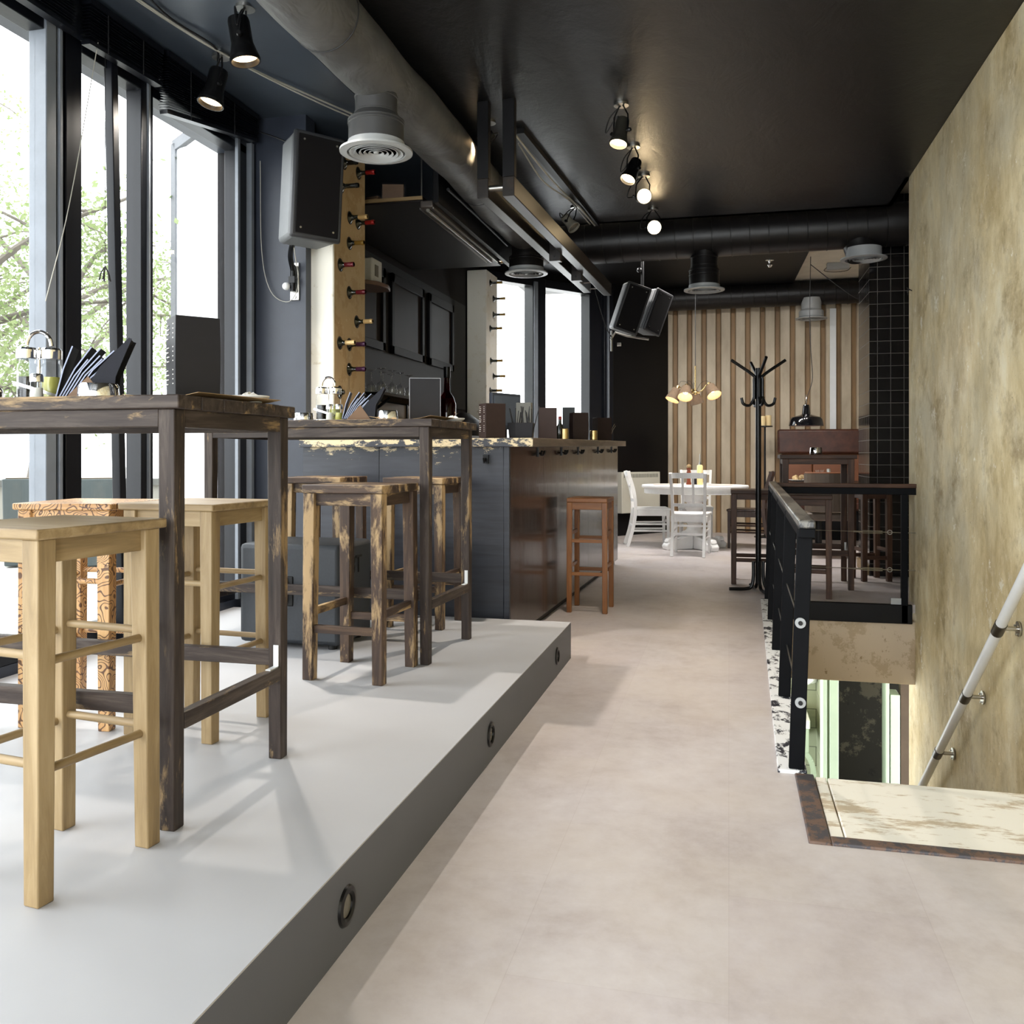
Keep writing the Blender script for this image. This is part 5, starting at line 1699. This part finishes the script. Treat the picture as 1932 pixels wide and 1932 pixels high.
for i in range(5):
    b.cyl((0.012 * i - 0.025, 0, 0), (0.014 * i - 0.028, 0.01, 0.09 + 0.012 * (i % 2)), 0.008, n=10)
b.build('roll', NAPKIN, rk)
for i, (x, y, a, w) in enumerate(((-0.72, 10.62, 8, 0.28), (-0.10, 10.62, -6, 0.28), (-0.38, 10.50, 0, 0.22))):
    o = MB().box(-w / 2, w / 2, -0.1, 0.1, 0, 0.002).build('menu_sheet', paint('sheet_pink', s(200, 178, 170), 0.7) if i < 2 else PAPER, loc=(x, y, 0.7505))
    o.rotation_euler = (0, 0, R(a))
    tag(o, ('reddish menu sheet on the oval table end closer to the counter', 'reddish menu sheet on the oval table end closer to the railing', 'white sheet of paper in the middle of the oval table')[i], 'menu sheet')

# lamp with four shades over it
ch = thing('shaded_chandelier', 'hanging lamp with four lit fabric shades over the oval table', 'hanging lamp', (-0.382, 10.75, 1.80))
MB().cyl((0, 0, 0.02), (0, 0, 0.345), 0.008, n=12).build('stem', BRASS, ch)
MB().cyl((0, 0, 0.34), (0, 0, 1.60), 0.004, n=6).build('cord', CABLEBLACK, ch)
b = MB().ball((0, 0, 0.03), 0.028).cyl((-0.05, 0, 0.03), (0.05, 0, 0.03), 0.012)
b.build('hub', BRASS, ch)
SHADE = paint('shade_fabric', s(122, 92, 60), 0.8, 0, 0.08, 60, 0.2)
def m_shade():
    t = NT('lit_shade_fabric')
    f = t.noise(t.coords(scale=(1, 1, 8)), 40, 3)
    c = t.ramp(f, [(0.3, s(96, 80, 64)), (0.7, s(124, 106, 86))])
    t.color(c)
    tr = t.n('BsdfTranslucent')
    t.l(c, tr.inputs[0])
    mx = t.n('MixShader')
    mx.inputs[0].default_value = 0.28
    t.l(t.b.outputs[0], mx.inputs[1])
    t.l(tr.outputs[0], mx.inputs[2])
    t.l(mx.outputs[0], t.out.inputs[0])
    return t.set(0.8)
SH = m_shade()
BULB = emit('warm_bulb', s(255, 222, 164), 60)
for (hx, hy, hz, tx, ty) in ((-0.20, -0.10, 0.085, -0.42, -0.30), (-0.10, -0.16, 0.095, -0.05, -0.75), (-0.03, 0.20, 0.07, 0.28, 0.2), (0.165, -0.10, 0.115, 0.42, -0.62)):
    d = Vector((tx, ty, -1)).normalized()
    M = Matrix.Translation((hx, hy, hz)) @ aim(d)
    b = MB().lathe([(0.052, 0.02), (0.084, 0.165), (0.083, 0.165), (0.051, 0.02)], 32, M)
    sd = b.build('shade', SH, ch)
    q = Vector((hx, hy, hz))
    MB().lathe([(0.02, -0.022), (0.022, 0.02), (0.001, 0.022)], 18, M).build('socket', BRASS, sd)
    c = q + d * 0.085
    MB().ball(tuple(c), 0.028).build('bulb', BULB, sd)
    point_lamp(ch, tuple(q + d * 0.13), 2.4)
    MB().tube(bez([(0.02 * (1 if hx > 0 else -1), 0, 0.03), (hx * 0.5, hy * 0.5, 0.055), (hx * 0.8, hy * 0.8, hz + 0.0), tuple(q - d * 0.02)], 6), 0.006, 8).build('arm', BRASS, ch)
    MB().tube(bez([(0, 0, 0.03), (hx * 0.4, hy * 0.4, 0.14), (hx * 0.8, hy * 0.8, 0.16), tuple(q - d * 0.03)], 6), 0.002, 6).build('flex', CABLEBLACK, ch)

# black enamel pendant
pd = thing('pendant_lamp', 'black enamel pendant lamp hanging over the booth table', 'pendant lamp', (0.872, 10.9, 1.435))
MB().lathe([(0.192, 0.0), (0.194, 0.004), (0.180, 0.075), (0.160, 0.10), (0.070, 0.125), (0.048, 0.135), (0.036, 0.23), (0.030, 0.245), (0.001, 0.248), (0.001, 0.235), (0.03, 0.22), (0.045, 0.125), (0.155, 0.09), (0.174, 0.07), (0.190, 0.004)], 44).build('shade', paint('black_enamel', s(12, 12, 14), 0.1, 0, 0.05, 4, 0, 0.7), pd)
MB().ball((0, 0, 0.07), 0.035).build('bulb', WHITEMETAL, pd)
MB().tube(bez([(0, 0, 0.24), (0.02, 0, 0.36), (0.07, 0, 0.55), (0.05, 0, 0.9), (0.04, 0, 1.3), (0.05, 0, 1.96)], 6), 0.0045, 6).build('cord', CABLEBLACK, pd)
MB().tube([(0.005 * math.cos(i * 1.2), 0.005 * math.sin(i * 1.2), 0.24 + 0.008 * i) for i in range(16)], 0.004, 6).build('chain', STEEL, pd)
tag(MB().tube(bez([(0.92, 10.88, 3.3), (1.25, 10.9, 3.02), (1.5, 10.95, 2.87), (1.9, 11, 2.84)], 6), 0.005, 6).build('swag_cable', CABLEBLACK), 'cable swagging from the pendant cord to the tiled column', 'cable')
sp2 = thing('sprinkler', 'small chrome sprinkler head under the rear black ceiling', 'sprinkler', (0.47, 11.0, 3.40))
MB().lathe([(0.05, 0), (0.05, -0.006), (0.02, -0.012), (0.012, -0.04), (0.03, -0.05), (0.035, -0.06), (0.02, -0.085), (0.001, -0.09)], 20).build('head', CHROME, sp2)
er = thing('emergency_light', 'pale emergency light box on the cream ceiling beside the tiled column', 'lamp', (1.30, 11.6, 3.45))
MB().box(-0.13, 0.13, -0.05, 0.05, -0.08, 0.0).build('case', DIFFUSER, er, bevel=0.008)
MB().tube(bez([(-0.13, 0, -0.05), (-0.16, 0, -0.09), (-0.05, 0, -0.11), (0.1, 0, -0.1), (0.15, 0, -0.06)], 5), 0.004, 6).build('flex', CABLEBLACK, er)

# candle stand
cs = thing('candle_stand', 'thin black iron stand behind the coat stand', 'candle stand', (0.468, 12.4, 0))
b = MB().cyl((0, 0, 0), (0, 0, 1.47), 0.013, n=12).cyl((0, 0, 1.47), (0, 0, 1.485), 0.10, n=28)
b.build('pole', BLACKMETAL, cs)
MB().lathe([(0.14, 0), (0.14, 0.012), (0.03, 0.03), (0.001, 0.032)], 28).build('base', BLACKMETAL, cs)
CANDLE = paint('cream_wax', s(224, 200, 150), 0.5, 0, 0.04, 5, 0.02)
for i, (dx, dy, h) in enumerate(((-0.03, -0.035, 0.13), (0.045, 0.02, 0.14))):
    t = thing('pillar_candle', ('cream pillar candle on the iron stand, closer to the coat stand', 'cream pillar candle on the iron stand, taller one')[i], 'candle', (0.468 + dx, 12.4 + dy, 1.4855))
    MB().lathe([(0.038, 0), (0.039, 0.003), (0.039, h - 0.004), (0.035, h), (0.001, h - 0.008)], 24).build('wax', CANDLE, t)
    MB().cyl((0, 0, h - 0.008), (0.002, 0, h + 0.008), 0.0012, n=6).build('wick', RUBBER, t)

# leather booth
bo = thing('leather_booth', 'brown leather booth bench with thick padded headrest along the corrugated wall', 'booth bench', (0, 0, 0))
MB().box(0.645, 2.3, 12.66, 12.84, 1.115, 1.445).build('headrest', LEATHER, bo, bevel=0.03)
TANLEATHER = paint('tan_leather', s(122, 76, 50), 0.45, 0, 0.12, 6, 0.08)
for x0, x1 in ((0.70, 1.10), (1.105, 1.7), (1.705, 2.3)):
    MB().box(x0, x1, 12.72, 12.84, 0.48, 1.12).build('back_cushion', TANLEATHER, bo, bevel=0.02)
MB().box(0.68, 2.3, 12.15, 12.76, 0.38, 0.50).build('seat_cushion', LEATHER, bo, bevel=0.03)
MB().box(0.70, 2.3, 12.2, 12.8, 0, 0.38).build('plinth', BLACK, bo)
lt = thing('booth_table', 'dark low table with plates standing before the leather booth', 'table', (1.05, 11.35, 0))
MB().box(-0.40, 0.50, -0.32, 0.32, 0.745, 0.78).build('tabletop', W('brown', 'x'), lt, bevel=0.004)
MB().lathe([(0.22, 0), (0.22, 0.015), (0.04, 0.04), (0.035, 0.745)], 24).build('pedestal', BLACKMETAL, lt)
p = plate('large plate with food on the booth table', (0.83, 11.28, 0.782), 0.15)
b = MB()
rnd = random.Random(11)
for i in range(16):
    a, r = rnd.uniform(0, 6.3), rnd.uniform(0, 0.08)
    b.ball((r * math.cos(a), r * math.sin(a), 0.02 + rnd.uniform(0, 0.03)), rnd.uniform(0.018, 0.03), 8, 5)
tag(b.build('food', paint('pale_food', s(214, 186, 140), 0.7, 0, 0.15, 20, 0.1), loc=(0.83, 11.28, 0.787)), 'heap of pale food on the large plate', 'food')
vb = thing('cruet_bottle', 'little dark bottle with steel cap on the booth table', 'bottle', (1.16, 11.3, 0.782))
MB().lathe([(0.03, 0), (0.032, 0.005), (0.032, 0.06), (0.024, 0.075)], 20).build('body', VINEGAR, vb)
MB().lathe([(0.024, 0.072), (0.022, 0.15), (0.001, 0.152)], 20).build('cap', STEEL, vb)
gs4 = thing('straw_glass', 'clear glass with straws beside the little dark bottle', 'glass', (1.06, 11.32, 0.782))
MB().lathe([(0.025, 0), (0.033, 0.09), (0.031, 0.09), (0.024, 0.005), (0.001, 0.005)], 18).build('glass', CLEAR, gs4)
for i in range(6):
    MB().cyl((0.006 * (i - 3), 0, 0.01), (0.018 * (i - 2.5), 0.01 * (i % 3), 0.135), 0.0022, n=6).build('straw', PAPER, gs4)
crumpled('crumpled white napkin beside the straw glass', (1.0, 11.22, 0.781), 0.03)
BACKGREY = paint('grey_brown_vinyl', s(98, 86, 74), 0.5, 0, 0.08, 8, 0.05)
vc = thing('upholstered_chair', 'grey brown upholstered chair with curved back at the booth table', 'chair', (1.02, 10.15, 0), R(180))
b = MB()
n = 12
for i in range(n):
    a0, a1 = -0.9 + 1.8 * i / n, -0.9 + 1.8 * (i + 1) / n
    P = lambda a, r, z: (r * math.sin(a), r * math.cos(a) - 0.05, z)
    b.add([P(a0, 0.26, 0.5), P(a1, 0.26, 0.5), P(a1, 0.30, 0.5), P(a0, 0.30, 0.5), P(a0, 0.27, 0.90), P(a1, 0.27, 0.90), P(a1, 0.31, 0.90), P(a0, 0.31, 0.90)], [(0, 1, 2, 3), (7, 6, 5, 4), (0, 4, 5, 1), (2, 6, 7, 3)] + ([(0, 3, 7, 4)] if i == 0 else []) + ([(1, 5, 6, 2)] if i == n - 1 else []))
b.build('backrest', BACKGREY, vc)
b = MB().tube([(0.29 * math.sin(a), 0.29 * math.cos(a) - 0.05, 0.905) for a in [-0.9 + 1.8 * i / 14 for i in range(15)]], 0.012, 8)
b.build('piping', TANLEATHER, vc)
MB().box(-0.23, 0.23, -0.24, 0.2, 0.40, 0.49).build('seat', BACKGREY, vc, bevel=0.025)
for sx in (-1, 1):
    for sy in (-1, 1):
        MB().bar((sx * 0.21, sy * 0.2, 0), (sx * 0.19, sy * 0.17, 0.41), 0.03, 0.03, (0, 1, 0), 0.04, 0.04).build('leg', BLACK, vc)
tin('shiny metal cup on the small square bar table', (0.72, 8.02, 1.1035), 0.052, 0.06)

# radiator on the black bay wall
ra = thing('panel_radiator', 'cream panel heater with top grille on the black wall', 'radiator', bay(2.30, 0, 0), math.atan2(bd.y, bd.x))
MB().box(0.0, 0.76, -0.11, -0.02, 0.31, 0.865).build('panel', paint('heater_cream', s(214, 212, 198), 0.4, 0, 0.03, 5, 0.02), ra, bevel=0.008)
b = MB()
for i in range(24):
    x = 0.04 + i * 0.0285
    b.box(x, x + 0.012, -0.114, -0.108, 0.79, 0.84)
b.build('grille', paint('heater_grille', s(120, 122, 112), 0.5), ra)
MB().box(0.1, 0.16, -0.03, 0.0, 0.35, 0.8).box(0.6, 0.66, -0.03, 0.0, 0.35, 0.8).build('bracket', BLACK, ra)

# ------------------------------------------------------------------ basement washroom fittings
hd = thing('hand_dryer', 'white rounded hand dryer on the washroom wall down in the basement', 'hand dryer', (0.855, 9.98, -1.30))
b = MB().box(-0.10, 0.05, -0.16, 0.0, 0.0, 0.34)
b.build('case', WHITEMETAL, hd, bevel=0.05)
MB().tube(bez([(-0.08, -0.1, 0.0), (-0.02, -0.19, 0.06), (0.03, -0.19, 0.16), (0.045, -0.14, 0.25)], 6), 0.03, 12).build('nozzle', WHITEMETAL, hd)
wbs = thing('washbasin', 'white washbasin on a pale green curved leg frame in the basement', 'washbasin', (0.60, 9.62, -1.61))
b = MB().box(-0.4, 0.19, -0.24, 0.36, -0.03, 0.06)
b.build('basin', WHITEMETAL, wbs, bevel=0.01)
MB().box(-0.34, 0.12, -0.17, 0.3, 0.0, 0.064).build('bowl_shade', DIFFUSER, wbs, bevel=0.01)
MB().box(-0.4, 0.18, -0.23, 0.36, -0.27, -0.03).build('cabinet', GREENPAINT, wbs, bevel=0.005)
b = MB()
pts = bez([(0.14, -0.2, -0.26), (0.20, -0.2, -0.36), (0.225, -0.2, -0.5), (0.19, -0.2, -0.66), (0.13, -0.2, -0.80), (0.1, -0.2, -1.1)], 5)
for p, q in zip(pts, pts[1:]):
    b.bar(p, q, 0.05, 0.05, (0, 1, 0))
b.build('leg', GREENPAINT, wbs)
MB().cyl((0.0, 0.25, 0.06), (0.0, 0.25, 0.2), 0.012).build('tap', CHROME, wbs)
bl = thing('washroom_fill_lamp', 'unseen round white lamp added on the basement washroom ceiling', 'lamp', (0.5, 9.2, -0.585))  # unseen lamp added to light the basement washroom
MB().lathe([(0.14, 0), (0.14, -0.03), (0.10, -0.06), (0.001, -0.07)], 28).build('diffuser', emit('washroom_glow', s(255, 250, 220), 4), bl)
point_lamp(bl, (0, 0, -0.14), 3, (1.0, 0.97, 0.78), 0.1)
point_lamp(bl, (0.62, -1.1, -0.25), 0.4, (0.95, 1.0, 0.85), 0.08)  # added fill near the door frames, without a fitting
pl2 = thing('passage_lamp', 'round black lamp fitting in the dark basement passage', 'lamp', (1.16, 8.9, -0.98))
b = MB().lathe([(0.045, 0.0), (0.05, 0.02), (0.02, 0.05), (0.008, 0.06), (0.008, 0.4)], 24)
b.build('shade', BLACKMETAL, pl2)

# ------------------------------------------------------------------ outside the windows
struct(MB().box(-60, -3.12, -40, 70, -0.1, -0.02).build('ground_outside', paint('pale_paving', s(196, 194, 188), 0.8, 0, 0.06, 1, 0), smooth=False))
ow = thing('garden_wall', 'pale low garden wall with weathered ledge outside the window', 'wall', (-8.6, 8.8, 0), R(38))
MB().box(-7, 7, -0.15, 0.15, -0.02, 0.72).build('wall', m_peeling('weathered_wall', s(128, 126, 118), s(108, 106, 98), s(66, 70, 60), 2, 0.8, 0.6), ow)
MB().box(-7, 7, -0.2, 0.25, 0.72, 0.80).build('ledge', paint('ledge_grey', s(84, 84, 80), 0.8), ow)
for i, (x, y) in enumerate(((-6.87, 7.6), (-6.15, 7.75))):
    t = thing('planter_box', ('dark green planter outside the window behind the stools', 'dark green planter outside, seen between the window frames')[i], 'planter', (x, y, 0), R(40))
    MB().box(-0.2, 0.2, -0.14, 0.14, 0.0, 0.86, bot=0.9).build('box', paint('planter_green', s(58, 66, 66), 0.6), t, bevel=0.01)
    MB().box(-0.17, 0.17, -0.11, 0.11, 0.86, 0.87).build('soil', paint('soil', s(90, 80, 66), 0.9), t)
aw = thing('glass_screen', 'white framed street screen outside the window beside the loudspeaker', 'screen', (-5.2, 7.65, 0), R(-17))
b = MB().box(-0.03, 0.03, -0.03, 0.03, 0, 4.1).box(1.0, 1.06, -0.03, 0.03, 0, 4.25)
b.bar((0, 0, 4.08), (0.68, 0, 4.3), 0.06, 0.1).bar((0.68, 0, 4.3), (1.06, 0, 4.2), 0.06, 0.06)
b.build('frame', paint('screen_frame', s(86, 88, 92), 0.5), aw)
MB().box(0.03, 1.0, -0.005, 0.005, 0.1, 4.05).build('panel', paint('screen_panel', s(240, 242, 244), 0.4), aw)

def m_leaf(name, a, b2):
    t = NT(name)
    inf = t.n('ObjectInfo')
    f = t.noise(t.coords(), 3, 3)
    c = t.ramp(f, [(0.3, a), (0.7, b2)])
    t.color(c)
    tr = t.n('BsdfTranslucent')
    t.l(c, tr.inputs[0])
    mx = t.n('MixShader')
    mx.inputs[0].default_value = 0.5
    t.l(t.b.outputs[0], mx.inputs[1])
    t.l(tr.outputs[0], mx.inputs[2])
    t.l(mx.outputs[0], t.out.inputs[0])
    return t.set(0.6)
LEAF = m_leaf('pale_leaves', s(92, 112, 62), s(134, 142, 104))
BARK = paint('pale_bark', s(92, 86, 78), 0.85, 0, 0.15, 8, 0.2)
def tree(label, loc, seed, h, spread, nleaf, lean=0.0):
    rnd = random.Random(seed)
    t = thing('tree', label, 'tree', loc, 0, 'street trees outside the windows')
    b = MB()
    tips = []
    trunk = bez([(0, 0, 0), (0.12 + lean * 0.3, 0.05, h * 0.2), (0.05 + lean * 0.7, 0.1, h * 0.4), (lean, 0.2, h * 0.6)], 6)
    b.tube(trunk, [0.16 - 0.08 * i / len(trunk) for i in range(len(trunk))], 10)
    for k in range(11):
        p = trunk[rnd.randrange(6, len(trunk))]
        a = rnd.uniform(0, 2 * PI)
        e = p + Vector((math.cos(a), math.sin(a), rnd.uniform(0.1, 0.9))) * spread * rnd.uniform(0.5, 1.0)
        m = (p + e) / 2 + Vector((0, 0, rnd.uniform(0.05, 0.5)))
        br = bez([p, m, e], 5)
        b.tube(br, [0.05 - 0.04 * i / len(br) for i in range(len(br))], 6)
        tips += br[3:]
        for _ in range(3):
            q = br[rnd.randrange(4, len(br))]
            e2 = q + Vector((rnd.uniform(-1, 1), rnd.uniform(-1, 1), rnd.uniform(-0.5, 0.6))) * spread * 0.4
            tw = bez([q, (q + e2) / 2 + Vector((0, 0, 0.1)), e2], 3)
            b.tube(tw, [0.018 - 0.014 * i / len(tw) for i in range(len(tw))], 5)
            tips += tw[2:]
    b.build('trunk', BARK, t)
    b = MB()
    for _ in range(nleaf):
        c = tips[rnd.randrange(len(tips))] + Vector((rnd.gauss(0, .22), rnd.gauss(0, .22), rnd.gauss(0, .2)))
        u = Vector((rnd.uniform(-1, 1), rnd.uniform(-1, 1), rnd.uniform(-1, 0.4))).normalized()
        w = u.cross(Vector((rnd.uniform(-1, 1), rnd.uniform(-1, 1), 1))).normalized()
        L, K = rnd.uniform(0.05, 0.10), rnd.uniform(0.014, 0.026)
        b.add([c, c + u * L * 0.5 + w * K, c + u * L, c + u * L * 0.5 - w * K], [(0, 1, 2, 3)])
    b.build('foliage', LEAF, t, smooth=False)
    return t
tree('leafy pale tree outside the largest window', (-7.2, 6.3, 0), 4, 5.4, 2.3, 9000, -0.3)
tree('leafy pale tree outside, behind the narrow middle window', (-9.2, 10.2, 0), 9, 6.0, 2.4, 9000, 0.3)
tree('distant pale tree beyond the garden wall', (-13.5, 13.5, 0), 15, 7.5, 3.4, 9000, 0.2)
